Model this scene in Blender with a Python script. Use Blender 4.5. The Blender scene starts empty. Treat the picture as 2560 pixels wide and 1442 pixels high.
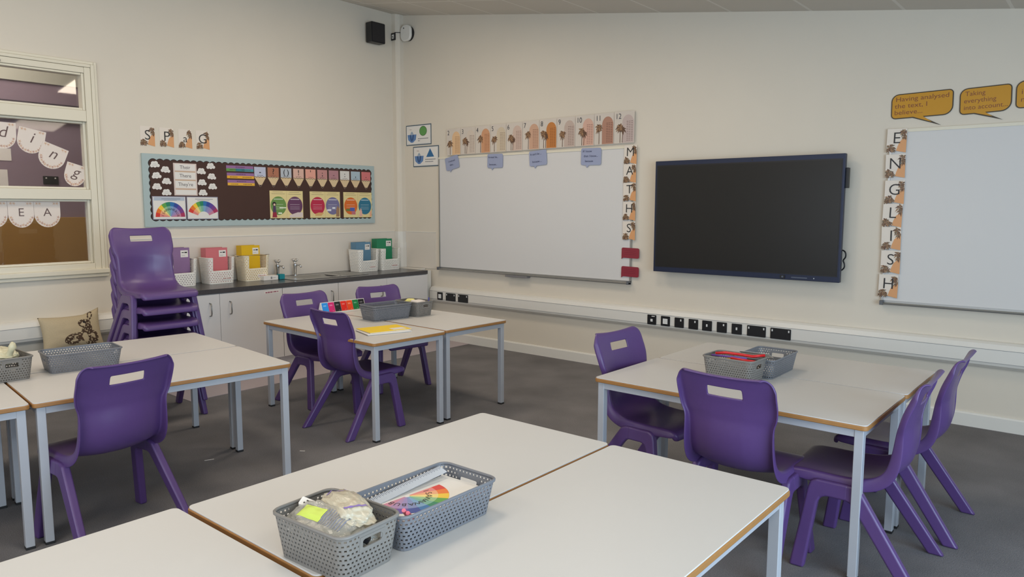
import bpy, bmesh, math, random
from mathutils import Vector, Matrix, noise
PI = math.pi
C = bpy.context.scene.collection
S = bpy.context.scene

# ------------------------------------------------------------------ camera
cam_data = bpy.data.cameras.new('camera'); cam = bpy.data.objects.new('camera', cam_data); C.objects.link(cam)
S.camera = cam
cam_data.sensor_fit = 'HORIZONTAL'; cam_data.sensor_width = 36.0
cam_data.lens = 1823.012 / 2560 * 36.0
cam_data.clip_start = 0.02
yaw, pit, rol = -0.695524, 0.110276, 0.001781
fwd = Vector((math.sin(yaw)*math.cos(pit), math.cos(yaw)*math.cos(pit), -math.sin(pit)))
rgt = Vector((math.cos(yaw), -math.sin(yaw), 0)); upv = rgt.cross(fwd)
r2 = rgt*math.cos(rol) + upv*math.sin(rol); u2 = -rgt*math.sin(rol) + upv*math.cos(rol)
mw = Matrix((r2, u2, -fwd)).transposed().to_4x4(); mw.translation = Vector((6.2010, -5.4838, 1.4130))
cam.matrix_world = mw

# ------------------------------------------------------------------ view, world
S.view_settings.view_transform = 'Standard'; S.view_settings.look = 'None'
S.view_settings.gamma = 1.0; S.view_settings.use_curve_mapping = False
S.view_settings.exposure = 0.12
w = bpy.data.worlds.new('world'); S.world = w; w.use_nodes = True
w.node_tree.nodes['Background'].inputs[0].default_value = (0.62, 0.75, 0.95, 1)
w.node_tree.nodes['Background'].inputs[1].default_value = 0.8

def area(name, loc, rot, sx, sy, power, col):
    d = bpy.data.lights.new(name, 'AREA'); d.shape = 'RECTANGLE'; d.size = sx; d.size_y = sy
    d.energy = power; d.color = col
    o = bpy.data.objects.new(name, d); C.objects.link(o); o.location = loc; o.rotation_euler = rot
    return o
CS = 0.1535                                   # slope of the ceiling
def ceil_z(x): return 3.481 - CS*x
PANELS = [(1.80, -1.70, 16), (3.70, -1.70, 10), (5.72, -1.68, 2), (1.80, -4.15, 14), (4.15, -4.15, 12), (6.55, -4.75, 8), (1.80, -6.55, 14), (4.15, -6.55, 13), (6.55, -6.95, 13)]
for x, y, pw in PANELS:                           # the light each flat ceiling panel gives
    area('panel_light', (x, y, ceil_z(x)-0.04), (0, math.atan(CS), 0), 0.58, 0.58, pw, (1.0, 0.85, 0.68))
# daylight coming in through the windows of the right wall and the rear wall
area('daylight', (8.28, -4.6, 1.15), (0, math.radians(90), 0), 1.8, 3.9, 150, (0.60, 0.81, 1.0))
area('daylight', (4.6, -8.08, 1.45), (math.radians(90), 0, 0), 4.9, 1.15, 62, (0.80, 0.90, 1.0))
area('room_light', (-1.1, -3.9, 3.2), (0, 0, 0), 1.2, 1.8, 34, (1.0, 0.9, 0.8))

# ------------------------------------------------------------------ materials
def lin(c): 
    c = c/255.0
    return c/12.92 if c <= 0.04045 else ((c+0.055)/1.055)**2.4
MATS = {}
def mat(name, rgb, rough=0.6, metal=0.0, spec=0.5, nscale=0, namt=0.0, bump=0.0, bscale=200, trans=0, alpha=1, coat=0, emit=None):
    if name in MATS: return MATS[name]
    m = bpy.data.materials.new(name); m.use_nodes = True; nt = m.node_tree; b = nt.nodes['Principled BSDF']
    col = (lin(rgb[0]), lin(rgb[1]), lin(rgb[2]), 1)
    b.inputs['Base Color'].default_value = col
    b.inputs['Roughness'].default_value = rough; b.inputs['Metallic'].default_value = metal
    b.inputs['Specular IOR Level'].default_value = spec
    if trans: b.inputs['Transmission Weight'].default_value = trans
    if alpha < 1: b.inputs['Alpha'].default_value = alpha
    if coat: b.inputs['Coat Weight'].default_value = coat; b.inputs['Coat Roughness'].default_value = 0.1
    if emit: b.inputs['Emission Color'].default_value = (*emit[0], 1); b.inputs['Emission Strength'].default_value = emit[1]
    tc = nt.nodes.new('ShaderNodeTexCoord')
    if namt:
        n = nt.nodes.new('ShaderNodeTexNoise'); n.inputs['Scale'].default_value = nscale; n.inputs['Detail'].default_value = 6
        nt.links.new(tc.outputs['Object'], n.inputs['Vector'])
        mx = nt.nodes.new('ShaderNodeMix'); mx.data_type = 'RGBA'
        mx.inputs[6].default_value = tuple(v*(1-namt) for v in col[:3])+(1,)
        mx.inputs[7].default_value = tuple(min(1, v*(1+namt)) for v in col[:3])+(1,)
        nt.links.new(n.outputs['Fac'], mx.inputs[0]); nt.links.new(mx.outputs[2], b.inputs['Base Color'])
    if bump:
        n2 = nt.nodes.new('ShaderNodeTexNoise'); n2.inputs['Scale'].default_value = bscale; n2.inputs['Detail'].default_value = 3
        nt.links.new(tc.outputs['Object'], n2.inputs['Vector'])
        bp = nt.nodes.new('ShaderNodeBump'); bp.inputs['Strength'].default_value = bump; bp.inputs['Distance'].default_value = 0.002
        nt.links.new(n2.outputs['Fac'], bp.inputs['Height']); nt.links.new(bp.outputs['Normal'], b.inputs['Normal'])
    MATS[name] = m
    return m
def colour(r, g, b, rough=0.45): return mat('ink_%d_%d_%d' % (r, g, b), (r, g, b), rough)

WALL = mat('painted_plaster', (217, 208, 193), 0.75, nscale=3, namt=0.02, bump=0.05, bscale=400)
PLAST = mat('purple_plastic', (86, 61, 114), 0.32, nscale=60, namt=0.05, bump=0.12, bscale=900)
LAM = mat('pale_laminate', (201, 199, 196), 0.42, nscale=6, namt=0.015, bump=0.03, bscale=500)
BEECH = mat('beech_edge', (158, 112, 62), 0.45, nscale=30, namt=0.14)
STEEL = mat('grey_painted_steel', (176, 178, 184), 0.38, metal=0.1, nscale=20, namt=0.03)
FOOT = mat('black_rubber', (28, 28, 30), 0.6, nscale=50, namt=0.1)
GREYB = mat('grey_plastic', (112, 114, 120), 0.42, nscale=50, namt=0.05)
GREYB2 = mat('warm_grey_plastic', (122, 119, 115), 0.42, nscale=50, namt=0.05)
WHITEP = mat('white_plastic', (226, 223, 216), 0.35, nscale=40, namt=0.02)
WICK = mat('white_woven_plastic', (232, 228, 220), 0.5, nscale=60, namt=0.03, bump=0.3, bscale=150)
TRIMW = mat('white_gloss_paint', (222, 219, 212), 0.35, nscale=10, namt=0.01)
FRAMEW = mat('cream_gloss_paint', (222, 215, 196), 0.35, nscale=10, namt=0.01)
BOARDW = mat('whiteboard_enamel', (212, 210, 208), 0.5, spec=0.3, nscale=2, namt=0.008)
ALU = mat('aluminium', (176, 176, 174), 0.35, metal=0.8, nscale=60, namt=0.04)
CHROME = mat('chrome', (205, 205, 205), 0.15, metal=1.0, nscale=30, namt=0.03)
CAB = mat('white_cabinet_laminate', (212, 209, 207), 0.4, nscale=5, namt=0.01)
WTOP = mat('dark_worktop_laminate', (70, 68, 70), 0.25, nscale=150, namt=0.25)
NAVY = mat('navy_black_metal', (38, 46, 70), 0.4, metal=0.3, nscale=40, namt=0.05)
SCREEN = mat('display_glass', (34, 33, 32), 0.32, nscale=3, namt=0.02, spec=0.35)
BLACKP = mat('black_plastic', (24, 24, 27), 0.4, nscale=60, namt=0.1)
PAPER = mat('white_paper', (226, 222, 216), 0.5, nscale=30, namt=0.015)
GLASS = mat('window_glass', (255, 255, 255), 0.02, trans=1.0, nscale=2, namt=0.001)
CLEAR = mat('clear_plastic', (225, 225, 220), 0.22, trans=0.55, nscale=40, namt=0.08, bump=0.6, bscale=60)
SPLASH = mat('splashback_sheet', (216, 208, 197), 0.3, nscale=4, namt=0.01)
INK = colour(30, 28, 30)
BLOND = colour(216, 190, 150)

# ------------------------------------------------------------------ mesh building
class MB:
    def __init__(s): s.v = []; s.f = []; s.m = []; s.mats = []
    def mi(s, m):
        if m not in s.mats: s.mats.append(m)
        return s.mats.index(m)
    def face(s, pts, m):
        i = len(s.v); s.v += [tuple(p) for p in pts]; s.f.append(list(range(i, i+len(pts)))); s.m.append(s.mi(m))
    def prism(s, poly, m, d0, d1, T=None, cap=True):
        """poly in (u,v); thickness from d0 to d1 along w; T maps (u,v,w)->xyz"""
        T = T or (lambda u, v, w: (u, v, w))
        ar = sum(poly[i][0]*poly[(i+1) % len(poly)][1]-poly[(i+1) % len(poly)][0]*poly[i][1] for i in range(len(poly)))
        if ar < 0: poly = poly[::-1]
        n = len(poly); i = len(s.v); k = s.mi(m)
        s.v += [tuple(T(u, v, d0)) for u, v in poly] + [tuple(T(u, v, d1)) for u, v in poly]
        s.f.append([i+n+j for j in range(n)]); s.m.append(k)
        s.f.append([i+j for j in range(n)][::-1]); s.m.append(k)
        for j in range(n):
            a, b = i+j, i+(j+1) % n
            s.f.append([a, b, b+n, a+n]); s.m.append(k)
    def box(s, x0, x1, y0, y1, z0, z1, m):
        s.prism([(x0, y0), (x1, y0), (x1, y1), (x0, y1)], m, z0, z1)
    def tube(s, pts, r, m, n=10, caps=True):
        pts = [Vector(p) for p in pts]; rings = []
        prev = None
        for i, p in enumerate(pts):
            t = (pts[min(i+1, len(pts)-1)]-pts[max(i-1, 0)]).normalized()
            a = prev if prev else (Vector((0, 0, 1)) if abs(t.z) < 0.9 else Vector((1, 0, 0)))
            x = (a - t*a.dot(t)).normalized(); y = t.cross(x); prev = x
            rr = r[i] if isinstance(r, (list, tuple)) else r
            i0 = len(s.v); s.v += [tuple(p + x*math.cos(2*PI*k/n)*rr + y*math.sin(2*PI*k/n)*rr) for k in range(n)]
            rings.append(i0)
        k0 = s.mi(m)
        for a, b in zip(rings, rings[1:]):
            for k in range(n):
                s.f.append([a+k, a+(k+1) % n, b+(k+1) % n, b+k]); s.m.append(k0)
        if caps:
            s.f.append([rings[0]+k for k in range(n)][::-1]); s.m.append(k0)
            s.f.append([rings[-1]+k for k in range(n)]); s.m.append(k0)
    def build(s, name, parent=None, loc=None, rot=None, bevel=0, smooth=False, seg=2, merge=False, bang=0.6):
        me = bpy.data.meshes.new(name); me.from_pydata(s.v, [], s.f); me.validate()
        for m in s.mats: me.materials.append(m)
        for p, k in zip(me.polygons, s.m): p.material_index = k
        o = bpy.data.objects.new(name, me); C.objects.link(o)
        bm = bmesh.new(); bm.from_mesh(me)
        if merge: bmesh.ops.remove_doubles(bm, verts=bm.verts, dist=1e-5)
        bmesh.ops.recalc_face_normals(bm, faces=bm.faces); bm.to_mesh(me); bm.free()
        if smooth:
            for p in me.polygons: p.use_smooth = True
        if bevel:
            b = o.modifiers.new('bevel', 'BEVEL'); b.width = bevel; b.segments = seg; b.limit_method = 'ANGLE'; b.angle_limit = bang
            for p in me.polygons: p.use_smooth = True
            b.harden_normals = True
        if loc: o.location = loc
        if rot: o.rotation_euler = rot
        if parent: o.parent = parent
        return o
def thing(name, label, cat, loc=(0, 0, 0), rz=0, group=None):
    o = bpy.data.objects.new(name, None); C.objects.link(o); o.empty_display_size = 0.1
    o.location = loc; o.rotation_euler = (0, 0, rz)
    return tag(o, label, cat, group)
def tag(o, label, cat, group=None):
    o['label'] = label; o['category'] = cat
    if group: o['group'] = group
    return o
def struct(o): o['kind'] = 'structure'; return o
def copy_tree(o, parent=None):
    c = o.copy(); C.objects.link(c)
    if parent: c.parent = parent
    for ch in list(o.children): copy_tree(ch, c)
    return c
def chaikin(p, n=2):
    p = [Vector(q) for q in p]
    for _ in range(n): p = [p[0]] + [r for a, b in zip(p, p[1:]) for r in (a.lerp(b, 0.25), a.lerp(b, 0.75))] + [p[-1]]
    return p
def rrect(x0, x1, y0, y1, r, n=5):
    out = []
    for cx, cy, a in ((x1-r, y0+r, -90), (x1-r, y1-r, 0), (x0+r, y1-r, 90), (x0+r, y0+r, 180)):
        for k in range(n+1):
            t = math.radians(a+90*k/n); out.append((cx+r*math.cos(t), cy+r*math.sin(t)))
    return out
def disc(cx, cy, rx, ry=None, n=24, a0=0, a1=360):
    ry = ry or rx
    return [(cx+rx*math.cos(math.radians(a0+(a1-a0)*k/n)), cy+ry*math.sin(math.radians(a0+(a1-a0)*k/n))) for k in range(n + (0 if a1-a0 == 360 else 1))]
def rect(u0, u1, v0, v1): return [(u0, v0), (u1, v0), (u1, v1), (u0, v1)]
# wall charts: (u, v, w) = right, up and out of the wall
def TR(x0, z0, rot=0, y0=0.0):     # board wall, y = 0, facing -y
    c, s = math.cos(rot), math.sin(rot)
    return lambda u, v, w: (x0 + u*c - v*s, y0 - w, z0 + u*s + v*c)
def TL(y1, z0, rot=0, x0=0.0):     # sink wall, x = 0, facing +x
    c, s = math.cos(rot), math.sin(rot)
    return lambda u, v, w: (x0 + w, y1 + u*c - v*s, z0 + u*s + v*c)
def text(s, size, m, T, u, v, w, parent=None, align='LEFT', name='lettering', bold=0.0, sx=1.0, shear=0, spacing=1.0, line=1.0):
    cu = bpy.data.curves.new('t', 'FONT'); cu.body = s; cu.size = size; cu.align_x = align; cu.offset = bold*size
    cu.resolution_u = 4; cu.shear = shear; cu.space_character = spacing; cu.space_line = line
    o = bpy.data.objects.new('t', cu); C.objects.link(o)
    dg = bpy.context.evaluated_depsgraph_get(); me = bpy.data.meshes.new_from_object(o.evaluated_get(dg))
    bpy.data.objects.remove(o); bpy.data.curves.remove(cu)
    me.name = name
    for vt in me.vertices: vt.co = T(u+vt.co.x*sx, v+vt.co.y, w)
    me.materials.clear(); me.materials.append(m)
    ob = bpy.data.objects.new(name, me); C.objects.link(ob)
    if parent: ob.parent = parent
    return ob

# ------------------------------------------------------------------ room shell
RX, RY = 8.4, -8.2                              # right wall, rear wall
TH = 0.2
def wall_tex_floor():
    m = mat('grey_carpet', (78, 77, 80), 0.95, spec=0.1)
    nt = m.node_tree; b = nt.nodes['Principled BSDF']; tc = nt.nodes.new('ShaderNodeTexCoord')
    n1 = nt.nodes.new('ShaderNodeTexNoise'); n1.inputs['Scale'].default_value = 240; n1.inputs['Detail'].default_value = 4
    n2 = nt.nodes.new('ShaderNodeTexNoise'); n2.inputs['Scale'].default_value = 2.2; n2.inputs['Detail'].default_value = 5
    for n in (n1, n2): nt.links.new(tc.outputs['Object'], n.inputs['Vector'])
    ad = nt.nodes.new('ShaderNodeMath'); ad.operation = 'MULTIPLY_ADD'; ad.inputs[1].default_value = 0.45
    nt.links.new(n2.outputs['Fac'], ad.inputs[0]); 
    m2 = nt.nodes.new('ShaderNodeMath'); m2.operation = 'MULTIPLY'; m2.inputs[1].default_value = 0.55
    nt.links.new(n1.outputs['Fac'], m2.inputs[0]); nt.links.new(m2.outputs[0], ad.inputs[2])
    r = nt.nodes.new('ShaderNodeValToRGB'); r.color_ramp.elements[0].position = 0.3; r.color_ramp.elements[1].position = 0.7
    r.color_ramp.elements[0].color = (lin(92), lin(91), lin(92), 1); r.color_ramp.elements[1].color = (lin(140), lin(137), lin(138), 1)
    nt.links.new(ad.outputs[0], r.inputs['Fac']); nt.links.new(r.outputs['Color'], b.inputs['Base Color'])
    bp = nt.nodes.new('ShaderNodeBump'); bp.inputs['Strength'].default_value = 0.5; bp.inputs['Distance'].default_value = 0.004
    nt.links.new(n1.outputs['Fac'], bp.inputs['Height']); nt.links.new(bp.outputs['Normal'], b.inputs['Normal'])
    return m
CARPET = wall_tex_floor()
VINYL = mat('pale_vinyl', (178, 166, 170), 0.45, nscale=180, namt=0.10)
def ceiling_mat():
    m = mat('ceiling_tiles', (214, 208, 200), 0.8)
    nt = m.node_tree; b = nt.nodes['Principled BSDF']; tc = nt.nodes.new('ShaderNodeTexCoord'); sp = nt.nodes.new('ShaderNodeSeparateXYZ')
    nt.links.new(tc.outputs['Object'], sp.inputs[0])
    outs = []
    for ax, off in (('X', 0.42), ('Y', 0.0)):
        a = nt.nodes.new('ShaderNodeMath'); a.operation = 'ADD'; a.inputs[1].default_value = 60+off
        nt.links.new(sp.outputs[ax], a.inputs[0])
        q = nt.nodes.new('ShaderNodeMath'); q.operation = 'MODULO'; q.inputs[1].default_value = 0.6
        nt.links.new(a.outputs[0], q.inputs[0])
        l = nt.nodes.new('ShaderNodeMath'); l.operation = 'LESS_THAN'; l.inputs[1].default_value = 0.022
        nt.links.new(q.outputs[0], l.inputs[0]); outs.append(l)
    mx = nt.nodes.new('ShaderNodeMath'); mx.operation = 'MAXIMUM'
    nt.links.new(outs[0].outputs[0], mx.inputs[0]); nt.links.new(outs[1].outputs[0], mx.inputs[1])
    mc = nt.nodes.new('ShaderNodeMix'); mc.data_type = 'RGBA'
    mc.inputs[6].default_value = (lin(208), lin(202), lin(192), 1); mc.inputs[7].default_value = (lin(226), lin(222), lin(214), 1)
    nt.links.new(mx.outputs[0], mc.inputs[0]); nt.links.new(mc.outputs[2], b.inputs['Base Color'])
    bp = nt.nodes.new('ShaderNodeBump'); bp.inputs['Strength'].default_value = 0.8; bp.inputs['Distance'].default_value = 0.006
    nt.links.new(mx.outputs[0], bp.inputs['Height']); nt.links.new(bp.outputs['Normal'], b.inputs['Normal'])
    return m
CEIL = ceiling_mat()

m = MB(); m.box(-TH, RX+TH, RY-TH, TH, -0.12, 0, CARPET); struct(m.build('floor'))
m = MB(); m.box(0.0, 1.055, -2.99, 0.0, 0.0, 0.003, VINYL); struct(m.build('trim_1'))
m = MB()
m.prism([(-TH, ceil_z(-TH)), (RX+TH, ceil_z(RX+TH)), (RX+TH, ceil_z(RX+TH)+0.1), (-TH, ceil_z(-TH)+0.1)], CEIL, -TH, 8.2+TH, lambda u, v, w: (u, -w, v))
struct(m.build('ceiling'))
m = MB(); m.box(-TH, RX+TH, 0, TH, 0, 3.6, WALL); struct(m.build('wall_board_side'))
# sink wall with the internal window: y from -4.92 to -3.17, z 0.93..2.50
WY0, WY1, WZ0, WZ1 = -4.95, -3.145, 0.93, 2.475
m = MB()
m.box(-TH, 0, WY1, 0, 0, 3.6, WALL); m.box(-TH, 0, RY-TH, WY0, 0, 3.6, WALL)
m.box(-TH, 0, WY0, WY1, 0, WZ0, WALL); m.box(-TH, 0, WY0, WY1, WZ1, 3.6, WALL)
struct(m.build('wall_left'))
# right wall with a daylight window, rear wall with a daylight window
m = MB(); a0, a1, b0, b1 = -6.6, -2.6, 0.22, 2.08
m.box(RX, RX+TH, a1, TH, 0, 2.6, WALL); m.box(RX, RX+TH, RY-TH, a0, 0, 2.6, WALL)
m.box(RX, RX+TH, a0, a1, 0, b0, WALL); m.box(RX, RX+TH, a0, a1, b1, 2.6, WALL); struct(m.build('wall_right'))
m = MB(); c0, c1, b0 = 2.1, 7.1, 0.85
m.box(-TH, c0, RY-TH, RY, 0, 3.6, WALL); m.box(c1, RX+TH, RY-TH, RY, 0, 3.6, WALL)
m.box(c0, c1, RY-TH, RY, 0, b0, WALL); m.box(c0, c1, RY-TH, RY, b1, 3.6, WALL); struct(m.build('wall_rear'))
for nm, pts in (('window_2', [('x', y) for y in (-6.6, -5.6, -4.6, -3.6, -2.6)]), ('window_3', [('y', x) for x in (2.1, 3.1, 4.1, 5.1, 6.1, 7.1)])):
    m = MB()
    b0 = 0.22 if nm == 'window_2' else 0.85
    for ax, q in pts:
        if ax == 'x': m.box(RX+0.04, RX+0.1, q-0.03, q+0.03, b0, b1, TRIMW)
        else: m.box(q-0.03, q+0.03, RY-0.1, RY-0.04, b0, b1, TRIMW)
    for z in (b0, b1-0.05):
        if nm == 'window_2': m.box(RX+0.04, RX+0.1, a0, a1, z, z+0.05, TRIMW)
        else: m.box(c0, c1, RY-0.1, RY-0.04, z, z+0.05, TRIMW)
    struct(m.build(nm))

# skirting boards
def skirt(name, T, L):
    m = MB(); prof = [(0, 0), (0.016, 0), (0.016, 0.082), (0.010, 0.092), (0, 0.094)]
    for (a, b), (c, d) in zip(prof[1:], prof[2:]): m.face([T(0, b, a), T(L, b, a), T(L, d, c), T(0, d, c)], TRIMW)
    m.face([T(0, b, a) for a, b in prof], TRIMW); m.face([T(L, b, a) for a, b in prof], TRIMW)
    m.face([T(0, 0, 0), T(L, 0, 0), T(L, 0.094, 0), T(0, 0.094, 0)], TRIMW)
    struct(m.build(name))
skirt('baseboard_board_side', TR(0.55, 0.0), RX-0.55)
skirt('baseboard_left', TL(RY, 0.0), -2.97-RY)

# three-compartment dado trunking
def trunk(name, T, L, z0=0.405):
    prof = [(0, 0), (0.03, 0.0), (0.064, 0.022), (0.070, 0.038), (0.070, 0.126), (0.066, 0.132), (0.052, 0.156), (0.03, 0.168), (0, 0.17)]
    m = MB(); tw = TRIMW
    for (a, b), (c, d) in zip(prof, prof[1:]): m.face([T(0, z0+b, a), T(L, z0+b, a), T(L, z0+d, c), T(0, z0+d, c)], tw)
    m.face([T(0, z0+b, a) for a, b in prof], tw); m.face([T(L, z0+b, a) for a, b in prof], tw)
    m.face([T(0, z0, 0), T(L, z0, 0), T(L, z0+0.17, 0), T(0, z0+0.17, 0)], tw)
    for b in (0.040, 0.124):                   # lid joints
        m.prism(rect(0, L, z0+b-0.0015, z0+b+0.0015), colour(150, 150, 150), 0.070, 0.0712, T)
    struct(m.build(name))
trunk('trim_2', TR(0.53, 0.0), RX-0.53)
trunk('trim_3', TL(RY, 0.0), -3.02-RY)

# boxed corner column, splashback sheets
m = MB(); m.prism([(0, 0), (0.088, 0), (0.088, -0.05), (0.078, -0.074), (0.055, -0.088), (0, -0.088)], WALL, 1.15, ceil_z(0)+0.02)
m.prism([(0, 0), (0.098, 0), (0.098, -0.055), (0.085, -0.084), (0.058, -0.098), (0, -0.098)], TRIMW, 0.756, 1.03)
m.prism([(0, 0), (0.088, 0), (0.088, -0.05), (0.078, -0.074), (0.055, -0.088), (0, -0.088)], TRIMW, 1.03, 1.15)
struct(m.build('trim_4', smooth=False))
m = MB(); m.box(0, 0.006, -2.97, -0.1, 0.757, 1.151, SPLASH); m.box(0.1, 0.56, -0.006, 0, 0.757, 1.149, SPLASH)
m.box(0, 0.009, -2.97, -0.1, 1.148, 1.154, TRIMW); m.box(0.1, 0.56, -0.009, 0, 1.146, 1.152, TRIMW)
struct(m.build('trim_5'))

# ------------------------------------------------------------------ internal window and the room behind it
m = MB(); F = FRAMEW; xo, xi = -0.10, 0.022
def fb(y0, y1, z0, z1, x0=xo, x1=xi): m.box(x0, x1, y0, y1, z0, z1, F)
fb(WY1-0.045, WY1, WZ0, WZ1); fb(WY0, WY0+0.045, WZ0, WZ1)                 # jambs
ja, jb = WY0+0.0455, WY1-0.0455
fb(ja, jb, WZ1-0.045, WZ1-0.0005, xo+.001, xi-.001); fb(ja, jb, WZ0+.0005, WZ0+0.045, xo+.001, xi-.001)                 # head, bottom rail
fb(ja, jb, 2.065, 2.15, xo+.001, xi-.001); fb(ja, jb, 1.470, 1.548, xo+.001, xi-.001)                      # transoms
for z0, z1, x1 in ((2.15, 2.43, 0.012), (1.548, 2.065, -0.01), (0.975, 1.470, -0.01)):   # inner beads
    z0 += .0005; z1 -= .0005
    fb(WY1-0.065, WY1-0.046, z0, z1, -0.07, x1); fb(WY0+0.046, WY0+0.065, z0, z1, -0.07, x1)
    fb(WY0+0.0655, WY1-0.0655, z1-0.016, z1, -0.071, x1-.001); fb(WY0+0.0655, WY1-0.0655, z0, z0+0.016, -0.071, x1-.001)
# mouldings round the opening
for da, db, x1 in ((0.0005, 0.025, 0.030), (0.0255, 0.047, 0.020)):
    fb(WY1+da, WY1+db, WZ0-0.02, WZ1+db, 0.0003, x1); fb(WY0-db, WY0-da, WZ0-0.02, WZ1+db, 0.0003, x1)
    fb(WY0-da+0.0005, WY1+da-0.0005, WZ1+da, WZ1+db-0.0005, 0.0003, x1-0.0005)
win = struct(m.build('window_1', bevel=0.004))
m = MB(); m.box(-0.05, -0.045, WY0+0.05, WY1-0.05, 0.98, 1.475, GLASS); m.box(-0.05, -0.045, WY0+0.05, WY1-0.05, 1.545, 2.07, GLASS)
m.box(-0.05, -0.045, WY0+0.05, WY1-0.05, 2.145, 2.435, GLASS); m.build('glass', win)
m = MB(); m.box(-0.02, 0.05, WY0-0.05, WY1+0.05, 0.895, 0.932, F); m.box(0, 0.034, WY0-0.05, WY1+0.05, 0.868, 0.895, F); m.build('window_sill', win, bevel=0.006)
m = MB(); m.box(0.022, 0.034, -3.80, -3.735, 2.435, 2.45, CHROME); m.box(0.03, 0.045, -3.775, -3.755, 2.425, 2.44, CHROME); m.build('window_catch', win, bevel=0.002)
MAUVE = mat('mauve_paint', (138, 120, 132), 0.7, nscale=4, namt=0.02)
m = MB(); bx = -2.0
m.box(bx-0.1, bx, -7, -1.2, 0, 2.61, MAUVE); m.box(bx-0.1, bx+0.02, -7, -1.2, 2.61, 3.4, mat('pale_green_white_paint', (186, 186, 172), 0.7))
m.box(bx, -TH, -1.3, -1.2, 0, 3.4, MAUVE); m.box(bx, -TH, -7, -6.9, 0, 3.4, MAUVE)
struct(m.build('wall_room_behind'))
m = MB(); m.box(bx, -TH, -7, -1.2, 3.3, 3.4, TRIMW); struct(m.build('trim_6'))
m = MB(); m.box(bx-0.1, -TH, -7, -1.2, -0.12, 0, CARPET); struct(m.build('trim_7'))
m = MB(); m.box(bx, bx+0.04, -3.75, -2.3, 2.25, 2.42, mat('dark_violet_board', (70, 60, 70), 0.6)); tag(m.build('pelmet'), 'dark violet strip high on the mauve wall seen through the window', 'pelmet')
m = MB(); m.box(bx+0.001, bx+0.05, -4.6, -2.0, 0.5, 1.31, mat('ochre_board', (164, 126, 66), 0.7, nscale=8, namt=0.05))
tag(m.build('display_board', bevel=0.004), 'ochre brown board behind the lowest window pane', 'board')
m = MB(); m.box(bx, bx+0.012, -2.875, -2.74, 1.635, 1.715, BLACKP); o = m.build('wall_socket', bevel=0.003)
tag(o, 'black double socket on the mauve wall behind the window', 'socket')
for y in (-2.855, -2.775): m = MB(); m.box(bx+0.012, bx+0.016, y, y+0.012, 1.69, 1.702, WHITEP); m.build('switch', o)
for (y0, y1, z0, z1, lb) in ((-3.30, -3.13, 1.85, 1.965, 'upper white notice on the mauve wall behind the window'), (-3.30, -3.17, 1.60, 1.765, 'lower white notice on the mauve wall behind the window')):
    m = MB(); m.box(bx, bx+0.004, y0, y1, z0, z1, PAPER); tag(m.build('paper_notice'), lb, 'notice', 'notices in the room behind')

# flat ceiling lamps (out of the photograph, they light the room)
for i, (x, y, pw) in enumerate(PANELS):
    m = MB(); e = mat('led_panel', (255, 245, 230), 0.4, emit=((1, 0.88, 0.72), 1.5))
    m.prism(rect(-0.3, 0.3, -0.3, 0.3), WHITEP, 0.0, 0.02); o = m.build('ceiling_light', loc=(x, y, ceil_z(x)-0.022), rot=(0, math.atan(CS), 0))
    tag(o, 'square flat ceiling light panel set in the sloping tiled ceiling', 'ceiling light', 'ceiling light panels')
    m = MB(); m.prism(rect(-0.285, 0.285, -0.285, 0.285), e, -0.004, 0.0); m.build('diffuser', o)

# ------------------------------------------------------------------ base cabinets, worktop, sink
HND = mat('satin_handle', (140, 138, 134), 0.3, metal=0.9, nscale=60, namt=0.05)
def handle(y, z0, parent):
    m = MB(); x = 0.602
    m.tube([(x-0.004, y, z0), (x+0.022, y, z0+0.004), (x+0.028, y, z0+0.02), (x+0.028, y, z0+0.085), (x+0.022, y, z0+0.101), (x-0.004, y, z0+0.105)], 0.0045, HND, 8)
    m.build('handle', parent, smooth=True, bevel=0)
def cabinet(y0, y1, doors, label):
    t = thing('base_cabinet', label, 'cabinet', (0.3, (y0+y1)/2, 0), 0, 'base cabinets under the worktop')
    off = Vector((-0.3, -(y0+y1)/2, 0))
    def put(o): o.location = off; return o
    m = MB(); m.box(0.02, 0.578, y0, y1, 0.10, 0.715, CAB); put(m.build('carcass', t))
    m = MB(); m.box(0.03, 0.53, y0, y1, 0.003, 0.10, CAB); put(m.build('plinth', t))
    for a, b, h in doors:
        m = MB(); m.box(0.579, 0.598, a+0.0015, b-0.0015, 0.105, 0.712, CAB); d = put(m.build('door', t, bevel=0.0015))
        handle(h, 0.538, d)
    return t
cabinet(-2.96, -1.906, [(-2.96, -2.485, -2.573), (-2.485, -1.906, -2.400)], 'white two-door base cabinet behind the stack of purple chairs')
cabinet(-1.904, -1.311, [(-1.904, -1.311, -1.391)], 'white single-door base cabinet under the sink')
cabinet(-1.309, -0.165, [(-1.309, -0.722, -0.80), (-0.722, -0.165, -0.640)], 'white two-door base cabinet nearest the corner of the room')
m = MB(); m.box(0.02, 0.50, -0.163, -0.018, 0.10, 0.74, TRIMW); o = m.build('filler_panel', bevel=0.003); tag(o, 'white boxed panel between last cabinet and whiteboard wall', 'panel')
m = MB(); y0, y1 = -2.97, -0.165; sy0, sy1, sx0, sx1 = -1.60, -1.17, 0.15, 0.46
for a, b, c, d in ((0.008, 0.602, y0, sy0), (0.008, 0.602, sy1, y1), (0.008, sx0, sy0, sy1), (sx1, 0.602, sy0, sy1)): m.box(a, b, c, d, 0.717, 0.755, WTOP)
m.box(0.008, 0.40, -0.165, -0.01, 0.743, 0.755, TRIMW)
o = m.build('worktop'); tag(o, 'long dark grey worktop along the sink wall', 'worktop')
t = thing('sink', 'stainless steel inset sink with drainer in the dark worktop', 'sink', (0.3, -1.3, 0.756))
m = MB(); off = Vector((-0.3, 1.3, -0.756)); Z = 0.756
outer = rrect(0.10, 0.50, -1.70, -0.86, 0.04)
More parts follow.
